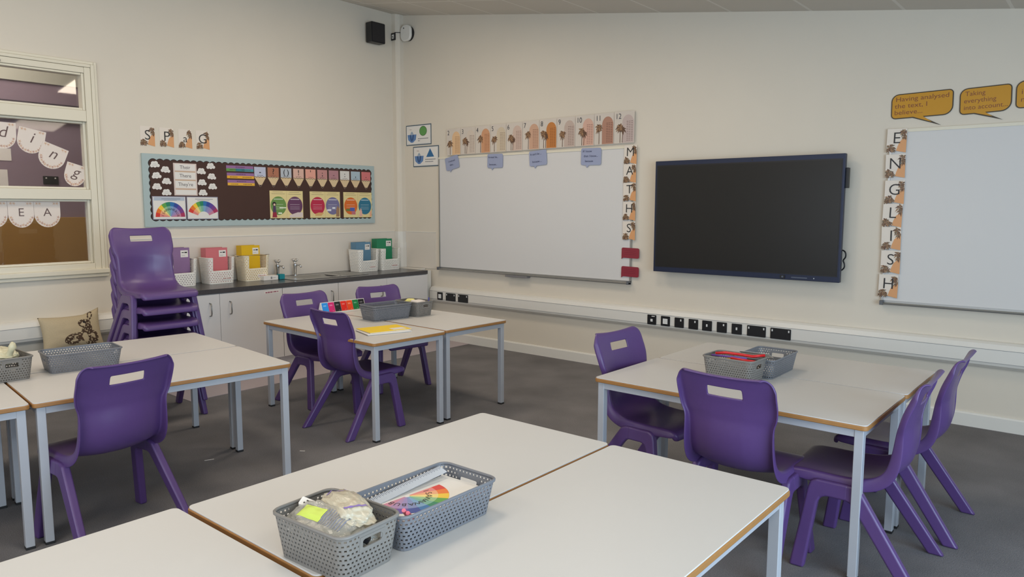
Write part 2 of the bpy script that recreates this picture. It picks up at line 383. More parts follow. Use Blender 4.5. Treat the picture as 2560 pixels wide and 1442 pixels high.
m.prism([(a, b) for a, b in rrect(0.10, 0.50, -1.15, -0.86, 0.02)], ALU, Z, Z+0.004)
for a, b, c, d in ((0.10, 0.50, -1.70, -1.58), (0.10, 0.16, -1.58, -1.15), (0.45, 0.50, -1.58, -1.15)): m.box(a, b, c, d, Z, Z+0.004, ALU)
m.build('rim', t, loc=off, bevel=0.0015)
m = MB(); top = rrect(0.16, 0.45, -1.58, -1.15, 0.06); bot = rrect(0.20, 0.41, -1.53, -1.20, 0.07); n = len(top)
for i in range(n):
    a, b = top[i], top[(i+1) % n]; c, d = bot[i], bot[(i+1) % n]
    m.face([(*a, Z+0.003), (*b, Z+0.003), (*d, Z-0.033), (*c, Z-0.033)], ALU)
m.face([(*p, Z-0.033) for p in bot], ALU); m.build('bowl', t, loc=off, smooth=True, merge=True)
m = MB()
for k in range(9): m.box(0.14, 0.46, -1.10+k*0.026, -1.09+k*0.026, Z+0.004, Z+0.007, ALU)
m.build('drainer_ribs', t, loc=off, bevel=0.002)
for y, lb in ((-1.615, 'left chrome lever tap behind the sink'), (-1.425, 'right chrome lever tap behind the sink')):
    t = thing('tap', lb, 'tap', (0.075, y, 0.756), 0, 'chrome taps at the sink')
    m = MB(); m.tube([(0, 0, 0), (0, 0, 0.01)], 0.026, CHROME, 14); m.tube([(0, 0, 0.01), (0, 0, 0.10)], [0.012, 0.018], CHROME, 12); m.tube([(0, 0, 0.10), (0, 0, 0.115)], 0.02, CHROME, 12); m.build('tap_body', t, smooth=True, bevel=0.001)
    m = MB(); m.tube([(0, 0, 0.085), (0.03, 0.005, 0.105), (0.07, 0.01, 0.105), (0.085, 0.012, 0.085)], 0.0085, CHROME, 10); m.build('spout', t, smooth=True)
    m = MB(); m.tube([(0, 0, 0.115), (0, 0, 0.135)], 0.011, CHROME, 10)
    for a in range(4):
        c, s_ = math.cos(a*PI/2+0.5), math.sin(a*PI/2+0.5); m.tube([(0, 0, 0.135), (c*0.022, s_*0.022, 0.145), (c*0.028, s_*0.028, 0.160)], [0.007, 0.007, 0.009], CHROME, 8)
    m.build('tap_head', t, smooth=True)
m = MB(); m.prism(rect(0, 0.145, 0, 0.024), PAPER, 0, 0.001, TL(-2.08, 0.672, 0.03, 0.598)); o = m.build('name_strip'); tag(o, 'small white strip printed with pink writing on cabinet door', 'label')
def scribble(parent, T, u0, u1, v, h, col, w=0.0014, seed=1, name='print'):
    rnd = random.Random(seed); m = MB(); u = u0
    while u < u1-0.002:
        l = rnd.uniform(0.25, 0.9)*min(h*2.2, (u1-u0)*0.22); e = min(u1, u+l); hh = h*rnd.uniform(0.55, 1.0)
        m.prism(rect(u, e, v-hh/2, v+hh/2), col, w-0.0002, w, T); u = e+h*0.35
    return m.build(name, parent)
scribble(o, TL(-2.08, 0.672, 0.03, 0.598), 0.01, 0.135, 0.012, 0.012, colour(160, 96, 112), 0.0014, 5)

# ------------------------------------------------------------------ tables
TZ = 0.614
TOP_V = 0.022
def table(label, group, cx, cy, lx, ly, rz=0):
    """top lx by ly centred on (cx, cy)"""
    t = thing('classroom_table', label, 'table', (cx, cy, 0), rz, group)
    X, Y = lx/2, ly/2
    m = MB(); m.prism(rrect(-X+0.003, X-0.003, -Y+0.003, Y-0.003, 0.018), LAM, TZ-0.004, TZ); m.build('table_top', t, bevel=0.001)
    m = MB(); m.prism(rrect(-X, X, -Y, Y, 0.02), BEECH, TZ-TOP_V, TZ-0.0035); m.build('edge_board', t, bevel=0.004)
    m = MB(); q = 0.018; z0, z1 = TZ-TOP_V-0.032, TZ-TOP_V-0.0005
    for s in (-1, 1):
        m.box(-X+q, X-q, min(s*(Y-q), s*(Y-q-0.026)), max(s*(Y-q), s*(Y-q-0.026)), z0, z1, STEEL)
        m.box(min(s*(X-q), s*(X-q-0.026)), max(s*(X-q), s*(X-q-0.026)), -Y+q, Y-q, z0, z1, STEEL)
    m.build('frame', t, bevel=0.002)
    for sx in (-1, 1):
        for sy in (-1, 1):
            x, y = sx*(X-q-0.0135), sy*(Y-q-0.0135)
            m = MB(); m.box(x-0.0165, x+0.0165, y-0.0165, y+0.0165, 0.006, z1-0.001, STEEL); l = m.build('leg', t, bevel=0.0025)
            m = MB(); m.box(x-0.0175, x+0.0175, y-0.0175, y+0.0175, 0.0, 0.012, FOOT); m.build('foot_cap', l, bevel=0.002)
    return t
GT = 'classroom tables pushed together in groups'
table('front centre table carrying two grey baskets of packets and sheets', GT, 4.615, -4.005, 0.592, 1.19)
table('bare front table, brown-edged corner nearest the purple chairs at right', GT, 5.222, -4.010, 0.606, 1.19)
table('bare pale table filling the bottom left corner of the photo', GT, 4.603, -5.215, 0.60, 1.20)
table('table at the bottom edge of the photo, only its rounded corner peeping in', GT, 5.215, -5.215, 0.60, 1.20)
table('near table of the far middle pair, carrying the yellow exercise book', GT, 2.228, -2.432, 1.268, 0.585, -0.035)
table('far table of the far middle pair, beside the wall with sockets', GT, 2.222, -1.820, 1.262, 0.600, -0.025)
table('near table of the right hand pair, a purple chair pushed under its front edge', GT, 4.93, -2.330, 1.21, 0.602, -0.01)
table('far table of the right hand pair, nearest the big display', GT, 4.94, -1.722, 1.21, 0.602, -0.008)
DA = -0.10
def dpos(u, v): return (2.955 - 0 + (u*math.cos(DA) + v*math.sin(DA)), -3.365 + (u*math.sin(DA) - v*math.cos(DA)))
x, y = dpos(-0.322, 0.575); table('left side table with brown edge, a purple chair pushed up to it', GT, x, y, 0.64, 1.145, DA)
x, y = dpos(-0.972, 0.575); table('left side table behind, carrying the long empty grey basket', GT, x, y, 0.64, 1.145, DA)
x, y = dpos(-0.322, 1.745); table('table cut off by the left edge of the photo, nearer one', GT, x, y, 0.64, 1.18, DA)
x, y = dpos(-0.972, 1.745); table('table cut off by the left edge of the photo, farther one', GT, x, y, 0.64, 1.18, DA)

# ------------------------------------------------------------------ one-piece chairs
def chair_shell():
    # profile from the front lip to the top of the back: x, z, half width, side lift
    P = [(0.232, 0.334, 0.176, 0), (0.232, 0.358, 0.182, 0), (0.218, 0.374, 0.189, 0), (0.17, 0.379, 0.193, 0.002), (0.10, 0.374, 0.193, 0.006), (0.03, 0.368, 0.196, 0.012),
         (-0.04, 0.366, 0.197, 0.018), (-0.10, 0.372, 0.196, 0.026), (-0.150, 0.390, 0.194, 0.040), (-0.185, 0.425, 0.192, 0.052), (-0.203, 0.47, 0.190, 0.056),
         (-0.208, 0.52, 0.188, 0.052), (-0.206, 0.565, 0.187, 0.044), (-0.205, 0.592, 0.189, 0.038), (-0.208, 0.612, 0.201, 0.034), (-0.213, 0.65, 0.207, 0.030), (-0.219, 0.676, 0.208, 0.026),
         (-0.223, 0.689, 0.208, 0.025), (-0.225, 0.695, 0.208, 0.024), (-0.234, 0.727, 0.208, 0.020), (-0.236, 0.733, 0.208, 0.019), (-0.240, 0.746, 0.206, 0.017), (-0.244, 0.759, 0.200, 0.015), (-0.248, 0.769, 0.188, 0.012), (-0.252, 0.774, 0.172, 0.010), (-0.262, 0.770, 0.160, 0.008)]
    WS = 0.935
    cols = [0, 0.17, 0.33, 0.365, 0.40, 0.56, 0.75, 0.9, 1.0]
    ts = [-c for c in cols[:0:-1]] + cols
    n = len(ts); V = []
    for i, (x, z, w, l) in enumerate(P):
        a = P[max(i-1, 0)]; b = P[min(i+1, len(P)-1)]
        tx, tz = b[0]-a[0], b[1]-a[1]; L = math.hypot(tx, tz); tx /= L; tz /= L
        nx, nz = tz, -tx                      # towards the sitter
        row = []
        for t in ts:
            k = l*abs(t)**2.2
            row.append((x+nx*k, t*w*WS, z+nz*k))
        # flange that wraps backwards / downwards
        fl = (0.020, 0.024, 0.030, 0.036, 0.042, 0.046, 0.048, 0.050, 0.052, 0.050, 0.046, 0.040, 0.034, 0.028, 0.025, 0.025, 0.025, 0.025, 0.025, 0.022, 0.018, 0.014, 0.010, 0.006, 0.004, 0.004)[i]; lat = 0.007 if i < 21 else 0.002
        e0, e1 = row[0], row[-1]
        def out(e, s): return (e[0]-nx*fl, e[1]+s*lat, e[2]-nz*fl)
        row = [out(e0, -1)] + row + [out(e1, 1)]
        V += row
    n += 2; F = []
    for i in range(len(P)-1):
        zc = (P[i][1]+P[i+1][1])/2
        for j in range(n-1):
            tc = 0 if (j == 0 or j == n-2) else (ts[j-1]+ts[j])/2
            if 0.69 < zc < 0.73 and P[i][0] < -0.2 and abs(tc) < 0.365 and 0 < j < n-2: continue
            F.append([i*n+j, i*n+j+1, (i+1)*n+j+1, (i+1)*n+j])
    me = bpy.data.meshes.new('s'); me.from_pydata(V, [], F)
    bm = bmesh.new(); bm.from_mesh(me)
    bmesh.ops.delete(bm, geom=[v for v in bm.verts if not v.link_faces], context='VERTS'); bmesh.ops.recalc_face_normals(bm, faces=bm.faces); bm.to_mesh(me); bm.free()
    o = bpy.data.objects.new('s', me); C.objects.link(o)
    so = o.modifiers.new('s', 'SOLIDIFY'); so.thickness = 0.009; so.offset = 0
    su = o.modifiers.new('u', 'SUBSURF'); su.levels = 2; su.render_levels = 2
    dg = bpy.context.evaluated_depsgraph_get(); me2 = bpy.data.meshes.new_from_object(o.evaluated_get(dg))
    bpy.data.objects.remove(o)
    return me2
def split_shell(me):
    full = [v.normal.copy() for v in me.vertices]
    out = []
    for keep in ('seat', 'backrest'):
        idx = {}; V = []; F = []; N = []
        for p in me.polygons:
            cpt = p.center; is_back = cpt.z > 0.425 and cpt.x < -0.05
            if is_back != (keep == 'backrest'): continue
            f = []
            for vi in p.vertices:
                if vi not in idx: idx[vi] = len(V); V.append(tuple(me.vertices[vi].co)); N.append(full[vi])
                f.append(idx[vi])
            F.append(f)
        nm = bpy.data.meshes.new(keep); nm.from_pydata(V, [], F)
        for p in nm.polygons: p.use_smooth = True
        nm.normals_split_custom_set_from_vertices([tuple(q) for q in N]); nm.materials.append(PLAST)
        out.append(nm)
    return out
SEAT_ME, BACK_ME = split_shell(chair_shell())
def leg_poly(front):
    if front: return [(-0.020, 0.362), (0.098, 0.362), (0.120, 0.350), (0.130, 0.318), (0.178, 0.0), (0.122, 0.0), (0.088, 0.272), (0.078, 0.292), (0.060, 0.300), (-0.020, 0.300)]
    return [(0.040, 0.3612), (-0.035, 0.3612), (-0.062, 0.350), (-0.085, 0.316), (-0.298, 0.0), (-0.238, 0.0), (-0.042, 0.278), (-0.028, 0.294), (-0.008, 0.3006), (0.040, 0.3006)]
def leg_mesh(front, s):
    m = MB(); P = leg_poly(front); n = len(P); V = []
    def yc(z): return 0.188 + (0.352-z)/0.352*0.036
    for wd in (-1, 1):
        for x, z in P:
            th = (0.019 if front else 0.018) - 0.002*(0.352-z)/0.352
            V.append((x, s*(yc(z)+wd*th), z))
    m.v = V; m.f = [list(range(n)), list(range(n, 2*n))[::-1]] + [[i, (i+1) % n, (i+1) % n+n, i+n] for i in range(n)]
    m.mats = [PLAST]; m.m = [0]*len(m.f)
    return m
def make_chair(label, group):
    t = thing('classroom_chair', label, 'chair', (0, 0, 0), 0, group)
    for nm, me in (('seat', SEAT_ME), ('backrest', BACK_ME)):
        o = bpy.data.objects.new(nm, me); C.objects.link(o); o.parent = t
    for front in (True, False):
        for s in (-1, 1):
            leg_mesh(front, s).build('leg', t, bevel=0.010, seg=3, bang=0.35)
    return t
chair0 = None
def chair(x, y, deg, label, group, z=0):
    global chair0
    if chair0 is None: c = chair0 = make_chair(label, group)
    else: c = copy_tree(chair0); c['label'] = label; c['group'] = group
    c.location = (x, y, z); c.rotation_euler = (0, 0, math.radians(deg))
    return c
G1 = 'purple chairs at the tables'
chair(2.84, -4.245, 185, 'purple one-piece chair with its back to us at the left side tables', G1)
chair(2.465, -2.545, 90, 'purple chair at the near edge of the far middle table, back half turned to us', G1)
chair(1.775, -2.33, 0, 'left purple chair tucked in at the cupboard end of the far middle table', G1)
chair(1.82, -1.70, -9, 'purple chair at the cupboard end of the far middle table, behind the colour cards', G1)
chair(4.465, -2.285, -4, 'purple chair at the left end of the right hand tables, half tucked in', G1)
chair(5.072, -2.620, 89, 'purple chair back at the front edge of the right hand tables, seen from behind', G1)
chair(5.445, -2.400, 181, 'nearer of two purple chairs seen side on at right end of the tables', G1)
chair(5.475, -1.835, 180, 'farther of two purple chairs seen side on at right end of the tables', G1)
names = ['bottom chair of the purple stack, its feet on the floor', 'second purple chair from the bottom of the stack', 'third purple chair from the bottom of the stack',
         'third purple chair from the top of the stack', 'purple chair directly under the top one of the stack', 'topmost purple chair of the stack by the cupboards, glossy back and seat visible']
for k in range(6):
    chair(1.275+0.004*k, -3.295, -3, names[k], 'stacked purple chairs', z=0.0985*k)

# ------------------------------------------------------------------ perforated baskets
def perforated(L, W, H, ti, nz, pitch, m_, rad, holes_w=0.5, holes_h=0.5, handle=None, notch=None, stagger=False, th=0.0022, zskip=1):
    """rounded box, L along x, W along y at the rim, base smaller by ti each side; walls carry real holes"""
    top = rrect(-L/2, L/2, -W/2, W/2, rad, 4); bot = rrect(-L/2+ti, L/2-ti, -W/2+ti, W/2-ti, rad*0.8, 4)
    # resample both outlines at matching parameters
    cum = [0]
    for i in range(len(top)): cum.append(cum[-1]+math.dist(top[i], top[(i+1) % len(top)]))
    N = int(cum[-1]/pitch); 
    def at(poly, s):
        for i in range(len(poly)):
            if s <= cum[i+1]+1e-9:
                f = (s-cum[i])/(cum[i+1]-cum[i]) if cum[i+1] > cum[i] else 0
                a, b = poly[i], poly[(i+1) % len(poly)]; return (a[0]+(b[0]-a[0])*f, a[1]+(b[1]-a[1])*f)
        return poly[0]
    us = []
    for k in range(N):
        us += [cum[-1]*(k/N), cum[-1]*((k+1-holes_w)/N)]
    if stagger: us = [cum[-1]*k/(4*N) for k in range(4*N)]
    zs = [0.0]; rows = []
    for k in range(nz):
        z0 = H*(0.06+0.90*k/nz); z1 = H*(0.06+0.90*(k+holes_h)/nz); zs += [z0, z1]; rows.append((z0, z1))
    zs.append(H)
    m = MB(); nU = len(us)
    for z in zs:
        f = z/H
        for s in us:
            a, b = at(bot, s), at(top, s); m.v.append((a[0]+(b[0]-a[0])*f, a[1]+(b[1]-a[1])*f, z))
    def pt(i): return m.v[i]
    for r in range(len(zs)-1):
        for j in range(nU):
            a, b = r*nU+j, r*nU+(j+1) % nU
            cx = (pt(a)[0]+pt(b)[0])/2; cy = (pt(a)[1]+pt(b)[1])/2; cz = (zs[r]+zs[r+1])/2
            hole = (r % 2 == 1)
            if stagger: hole = hole and ((j+(r//2 % 2)*2) % 4 < 2)
            else: hole = hole and (j % 2 == 1)
            if handle:
                hw, z0, z1 = handle
                if abs(cx) > L/2-ti-0.004:
                    if abs(cy) < hw+0.012 and z0-0.012 < cz < z1+0.010: hole = False
                    if abs(cy) < hw and z0 < cz < z1: hole = True
                    if abs(cy) < 0.03 and cz < z0-0.012 and holes_h == 0.5 and H > 0.1: hole = hole and cz < 0.02
            if notch:
                hw, z0 = notch
                if cx > L/2-ti-0.006 and abs(cy) < hw and cz > z0: continue
            if hole: continue
            m.f.append([a, b, b+nU, a+nU]); m.m.append(0)
    i = len(m.v); m.v += [(x, y, 0.0) for x, y in (at(bot, s) for s in us)]
    m.f.append(list(range(i, i+nU))); m.m.append(0); m.mats = [m_]
    return m, top
def rim_mesh(top, H, m_, w=0.004, h=0.005, z_of=None):
    m = MB(); n = len(top); k = m.mi(m_)
    cx = [p[0] for p in top]; cy = [p[1] for p in top]
    def off(p, d): l = math.hypot(*p) or 1; return (p[0]+p[0]/l*d, p[1]+p[1]/l*d)
    prof = [(-w*0.6, H-h), (w, H-h), (w*1.1, H-h*0.2), (w*0.2, H+h*0.3), (-w*0.6, H)]
    for p in top:
        for d, z in prof: q = off(p, d); m.v.append((q[0], q[1], z))
    r = len(prof)
    for i in range(n):
        for j in range(r):
            a = i*r+j; b = i*r+(j+1) % r; c = ((i+1) % n)*r+(j+1) % r; d = ((i+1) % n)*r+j
            m.f.append([a, b, c, d]); m.m.append(k)
    return m
def solid(o, th):
    s = o.modifiers.new('thickness', 'SOLIDIFY'); s.thickness = th; s.offset = 0; return o
BK = {}
def basket(kind, x, y, z, deg, label, group, m_=None):
    key = (kind, m_.name if m_ else '')
    if key in BK: t = copy_tree(BK[key]); t['label'] = label; t['group'] = group
    else:
        t = thing('storage_basket', label, 'basket', (0, 0, 0), 0, group); BK[key] = t; mm = m_ or GREYB
        if kind == 'large': b, top = perforated(0.330, 0.200, 0.092, 0.016, 8, 0.0128, mm, 0.026, 0.5, 0.46, handle=(0.030, 0.046, 0.066), stagger=True); H = 0.092
        elif kind == 'small': b, top = perforated(0.247, 0.176, 0.108, 0.014, 9, 0.0118, mm, 0.026, 0.45, 0.42, handle=(0.026, 0.064, 0.086), stagger=True); H = 0.108
        solid(b.build('basket_body', t), 0.0024)
        rim_mesh(top, H, mm, 0.0045, 0.006).build('rim', t, smooth=True)
        L_, ti_, hw, za, zb = (0.330, 0.016, 0.030, 0.046, 0.066) if kind == 'large' else (0.247, 0.014, 0.026, 0.064, 0.086)
        for sg in (-1, 1):                     # rounded surround of the hand hole
            m = MB(); zc = (za+zb)/2; hh = 0.0105; ins = disc(0, 0, 1, 1, 32); n_ = len(ins); k_ = m.mi(mm)
            for w_ in (-0.002, 0.002):
                for ring_ in (0, 1):
                    for a_, b_ in ins:
                        if ring_ == 0: u_ = math.copysign(hw-0.006, a_)+a_*0.010 if abs(a_) > 1e-6 else 0; v_ = b_*hh
                        else: u_ = max(-hw-0.010, min(hw+0.010, (math.copysign(hw, a_)+a_*0.03) if abs(a_) > 1e-6 else 0)); v_ = max(-0.017, min(0.017, b_*0.03))
                        z_ = zc+v_; m.v.append((sg*(L_/2-ti_*(1-z_/H)+w_), u_, z_))
            for j in range(n_):
                q = (j+1) % n_
                m.f += [[j, q, n_+q, n_+j], [2*n_+j, 3*n_+j, 3*n_+q, 2*n_+q], [j, 2*n_+j, 2*n_+q, q], [n_+j, n_+q, 3*n_+q, 3*n_+j]]; m.m += [k_]*4
            m.build('hand_hole', t)
    t.location = (x, y, z); t.rotation_euler = (0, 0, math.radians(deg))
    return t
Z0 = TZ+0.0015
G2 = 'grey baskets on the tables'
basket('large', 4.888, -4.252, Z0, 90, 'large grey perforated basket with ruler and colour wheel sheets on front table', G2, GREYB)
basket('small', 4.868, -4.513, Z0, 3, 'small grey basket stuffed with plastic packets on the front table', G2, GREYB2)
basket('large', 4.905, -1.985, Z0, 90, 'large grey basket with white paper on the right hand tables', G2, GREYB)
basket('small', 4.845, -2.225, Z0, -3, 'small grey basket holding red handled things on the right hand tables', G2, GREYB2)
basket('large', 2.150, -2.055, Z0, 84, 'lower of two nested grey baskets beside the yellow exercise book', G2, GREYB)
basket('large', 2.150, -2.055, Z0+0.016, 84, 'upper of two nested grey baskets beside the yellow exercise book', G2, GREYB)
basket('small', 2.165, -1.795, Z0, 4, 'small dark grey basket with yellow thing and papers on far middle table', G2, GREYB2)
basket('large', 2.235, -4.105, Z0, 84, 'long empty grey basket on the left side table, before the cushion', G2, GREYB)
basket('small', 2.215, -4.430, Z0, 0, 'small grey basket with a knotted plastic bag at the left edge of the photo', G2, GREYB2)

# ------------------------------------------------------------------ sheets on the walls: paper + print + lettering
def sheet(name, poly, m_, T, w0=0.001, w1=0.002):
    m = MB(); m.prism(poly, m_, w0, w1, T); return m.build(name)
def prints(parent, items, T, w, name='print'):
    """items: (material, polygon, level)"""
    m = MB()
    for i, (mt, poly, lv) in enumerate(items): m.prism(poly, mt, w-0.0001, w+0.0004*(lv+1)+0.00002*i, T)
    return m.build(name, parent)
def star(cx, cy, r0, r1, n, seed, a0=0, a1=360, sq=1.0):
    rnd = random.Random(seed); out = []
    for k in range(n*2):
        a = math.radians(a0+(a1-a0)*k/(n*2)); r = (r1 if k % 2 == 0 else r0)*rnd.uniform(0.8, 1.15)
        out.append((cx+r*math.cos(a), cy+r*math.sin(a)*sq))
    return out
BROWN = colour(122, 88, 62); BROWN2 = colour(96, 68, 50); PEACH = colour(214, 156, 106)
PENNP = mat('pennant_card', (224, 214, 202), 0.45, nscale=30, namt=0.02)
def frond(cx, cy, r, n, seed):
    """a spray of narrow drooping leaves"""
    rnd = random.Random(seed); out = []
    for k in range(n):
        a = 2*PI*k/n+rnd.uniform(-0.2, 0.2); l = r*rnd.uniform(0.7, 1.15); w_ = r*0.17
        ex, ey = cx+l*math.cos(a), cy+l*math.sin(a)-0.25*l; mx, my = cx+0.55*l*math.cos(a), cy+0.55*l*math.sin(a)
        px, py = -math.sin(a)*w_, math.cos(a)*w_
        out.append([(cx, cy), (mx+px, my+py), (ex, ey), (mx-px, my-py)])
    return out
def palm_print(seed, W, H):
    rnd = random.Random(seed)
    it = [(PEACH, [(W*0.50, 0.013), (W, 0.0), (W, H*0.66), (W*0.84, H*0.60), (W*0.66, H*0.46), (W*0.56, H*0.26)], 0)]
    cols = (BROWN, BROWN2, colour(150, 116, 84), colour(112, 96, 74))
    for q, (fx, fy, r) in enumerate(((0.84+rnd.uniform(-.05, .03), 0.84, 0.26), (0.90, 0.66, 0.20), (0.20+rnd.uniform(-.04, .06), 0.24, 0.27), (0.36, 0.16, 0.20), (0.10, 0.12, 0.18))):
        for j, p in enumerate(frond(W*fx, H*fy, W*r, 10, seed*7+q)): it.append((cols[(q+j) % 4], p, 1+(q*3+j) % 3))
    def cl(p): return [(min(max(u, 0.0), W), min(max(v, 0.0), H)) for u, v in p]
    return [(a, cl(b), c) for a, b, c in it]
def pennant(ch, T, W, H, seed, label, group, lsize=0.095, lu=None, lv=None, lower=False):
    o = sheet('letter_pennant', [(0, 0), (W*0.5, 0.016), (W, 0), (W, H), (0, H)], PENNP, T)
    prints(o, palm_print(seed, W, H), T, 0.002)
    text(ch, lsize*1.08, INK, T, lu if lu is not None else W*0.5, lv if lv is not None else H*0.42, 0.0042, o, 'CENTER', bold=-0.008)
    return tag(o, label, 'pennant', group)
for i, (ch, y) in enumerate(zip('SPaG', (-2.790, -2.632, -2.474, -2.318))):
    pennant(ch, TL(y, 1.912, -0.01+0.006*i), 0.118, 0.160, 11+i, 'pennant with the letter %s above the notice board' % ch, 'spelling pennants above the notice board', 0.105 if ch != 'a' else 0.085, lv=0.052)
zt = [1.945, 1.787, 1.629, 1.468, 1.300]
for i, ch in enumerate('MATHS'):
    pennant(ch, TR(2.888-0.002*(i % 2), zt[i]-0.162, 0.012*((i*7) % 3-1), -0.022), 0.122, 0.160, 31+i, 'pennant with the letter %s on right edge of the middle whiteboard' % ch, 'maths pennants', 0.098, lv=0.068)
zt = [1.945, 1.775, 1.602, 1.447, 1.290, 1.130, 0.966]
for i, ch in enumerate('ENGLISH'):
    pennant(ch, TR(4.936+0.003*(i % 3), zt[i]-0.160, 0.015*((i*5) % 3-1), -0.022), 0.120, 0.158, 51+i, 'pennant with the letter %s down left edge of the right whiteboard' % ch, 'english pennants', 0.098, lv=0.062)

# ------------------------------------------------------------------ whiteboards
def whiteboard(x0, W, z0, H, label, clip):
    t = thing('whiteboard', label, 'whiteboard', (x0, 0, z0), 0, 'wall whiteboards')
    L = lambda u, v, w: (u, -w, v)
    m = MB(); m.prism(rect(0.012, W-0.012, 0.012, H-0.012), BOARDW, 0.002, 0.014, L); m.build('writing_surface', t)
    m = MB(); f = 0.014
    for a, b, c, d in ((0, W, 0, f), (0, W, H-f-0.006, H), (0, f, f, H-f-0.006), (W-f, W, f, H-f-0.006)): m.prism(rect(a, b, c, d), ALU if c == 0 or b-a < 0.1 else FRAMEW, 0, 0.019, L)
    m.build('frame', t)
    m = MB(); prof = [(0.014, 0.0), (0.050, 0.0), (0.054, 0.008), (0.050, 0.012), (0.018, 0.006)]
    i = 0
    for u in (0.0, W):
        for a, b in prof: m.v.append(L(u, b-0.012, a))
    n = len(prof); m.mi(ALU)
    for k in range(n): m.f.append([k, (k+1) % n, n+(k+1) % n, n+k]); m.m.append(0)
    m.f += [list(range(n)), list(range(n, 2*n))]; m.m += [0, 0]; tr = m.build('pen_tray', t)
    for u in (0.0, W-0.02):
        m = MB(); m.prism(rect(u, u+0.02, -0.016, 0.014), mat('grey_end_cap', (96, 98, 102), 0.5), 0.010, 0.058, L); m.build('end_cap', tr)
    if clip:
        m = MB(); m.prism(rect(clip, clip+0.27, -0.03, -0.012), mat('grey_plastic_tray', (120, 118, 120), 0.5), 0.006, 0.066, L); m.build('tray_holder', t, bevel=0.003)
    return t
whiteboard(0.628, 2.345, 0.772, 1.166, 'left wall whiteboard between corner and display, number posters along its top', 0.96)
whiteboard(4.955, 2.345, 0.772, 1.166, 'right wall whiteboard running out of frame, letter pennants down its left edge', None)

# ------------------------------------------------------------------ number posters 2 to 12
CLEARF = mat('laminating_pouch', (208, 198, 187), 0.22, nscale=20, namt=0.02)
arch = {2: (222, 184, 142), 3: (208, 194, 180), 4: (204, 150, 112), 5: (204, 188, 164), 6: (202, 178, 164), 7: (200, 160, 134), 8: (190, 122, 62), 9: (190, 170, 158), 10: (208, 168, 150), 11: (172, 128, 108), 12: (190, 172, 166)}
for k, n in enumerate(range(2, 13)):
    W, H = 0.200, 0.268; T = TR(0.755+0.2027*k, 1.950+0.0012*k, 0, -0.020)
    o = sheet('number_poster', rect(0, W, 0, H), CLEARF, T, 0.0, 0.0008)
    r, g, b = arch[n]; A = colour(r, g, b, 0.35); D = colour(int(r*.72), int(g*.66), int(b*.66))
    a0, a1 = W*0.40, W*0.97; c = (a0+a1)/2; rr = (a1-a0)/2
    it = [(A, [(a0, 0.004), (a1, 0.004)] + [(c+rr*math.cos(math.radians(q)), H*0.62+rr*1.25*math.sin(math.radians(q))) for q in range(0, 181, 12)], 0)]
    for q in range(12):
        v = 0.02 + q*0.0145
        it += [(D, rect(W*0.62, W*0.70, v, v+0.0045), 1), (D, rect(W*0.73, W*0.80, v, v+0.0045), 1), (D, rect(W*0.84, W*0.92, v, v+0.0045), 1)]
    cx = W*(0.30+0.06*math.sin(n*2.1)); cy = H*(0.50+0.05*math.cos(n*1.7))
    it += [(BROWN2, [(cx-0.002, 0.006), (cx+0.003, 0.006), (cx+0.004, cy), (cx, cy)], 2), ]
    it += [((BROWN, BROWN2, colour(150, 116, 84))[j % 3], p, 3+j % 3) for j, p in enumerate(frond(cx, cy, W*0.22, 13, n)+frond(cx, cy-0.008, W*0.14, 9, n+40))]
    if n in (3, 6, 8, 10, 12): it += [(BROWN2, [(cx+0.020, 0.006), (cx+0.024, 0.006), (cx+0.030, cy-0.02), (cx+0.027, cy-0.02)], 2), ]; it += [(BROWN2, p, 3+j % 2) for j, p in enumerate(frond(cx+0.028, cy-0.022, W*0.17, 10, n+20))]
    prints(o, it, T, 0.0008)
    text(str(n), 0.066, colour(44, 48, 62), T, 0.014, H-0.062, 0.0036, o, bold=-0.008, sx=0.9)
    tag(o, 'number poster headed %d in the row above the left whiteboard' % n, 'poster', 'times table posters')

# blue speech labels on the whiteboard
BLUEC = mat('blue_grey_card', (152, 160, 188), 0.5, nscale=30, namt=0.02); TXB = colour(56, 62, 92)
def blue_label(x, z, rot, W, H, lines, label):
    T = TR(x, z, rot, -0.020)
    pts = rrect(0, W, 0, H, 0.016, 3); 
    poly = [p for p in pts]; i = max(range(len(poly)), key=lambda k: (poly[k][0] < W*0.5, -poly[k][1]))
    tail = [(W*0.42, 0.0), (W*0.30, -0.024), (W*0.24, 0.0)]
    poly = rrect(0, W, 0, H, 0.016, 3); poly = poly[-6:][::1] and poly
    m = MB(); m.prism(poly, BLUEC, 0.0024, 0.004, T); m.prism(tail[::-1] + [(W*0.33, 0.01)], BLUEC, 0.0026, 0.0037, T)
    o = m.build('speech_label')
    for s, u, v in lines: text(s, 0.027, TXB, T, u, v, 0.0046, o, bold=0.012)
    tag(o, label, 'label', 'blue speech labels')
blue_label(0.752, 1.790, 0.19, 0.192, 0.132, [('I noticed', 0.045, 0.078), ('that...', 0.060, 0.040)], 'tilted blue speech label reading I noticed that, leftmost on the whiteboard')
blue_label(1.322, 1.805, -0.02, 0.200, 0.135, [('It must be...', 0.014, 0.095), ('because...', 0.025, 0.024)], 'blue speech label reading It must be because, under posters 4 and 5')
blue_label(1.858, 1.800, 0.06, 0.205, 0.140, [("It can't be ...", 0.014, 0.100), ('because ...', 0.034, 0.030)], "blue speech label reading It can't be because, under posters 7 and 8")
blue_label(2.442, 1.792, -0.02, 0.212, 0.148, [('If I know', 0.018, 0.112), ('then I know...', 0.030, 0.070), ('because', 0.044, 0.026)], 'blue speech label reading If I know then I know, rightmost on the whiteboard')

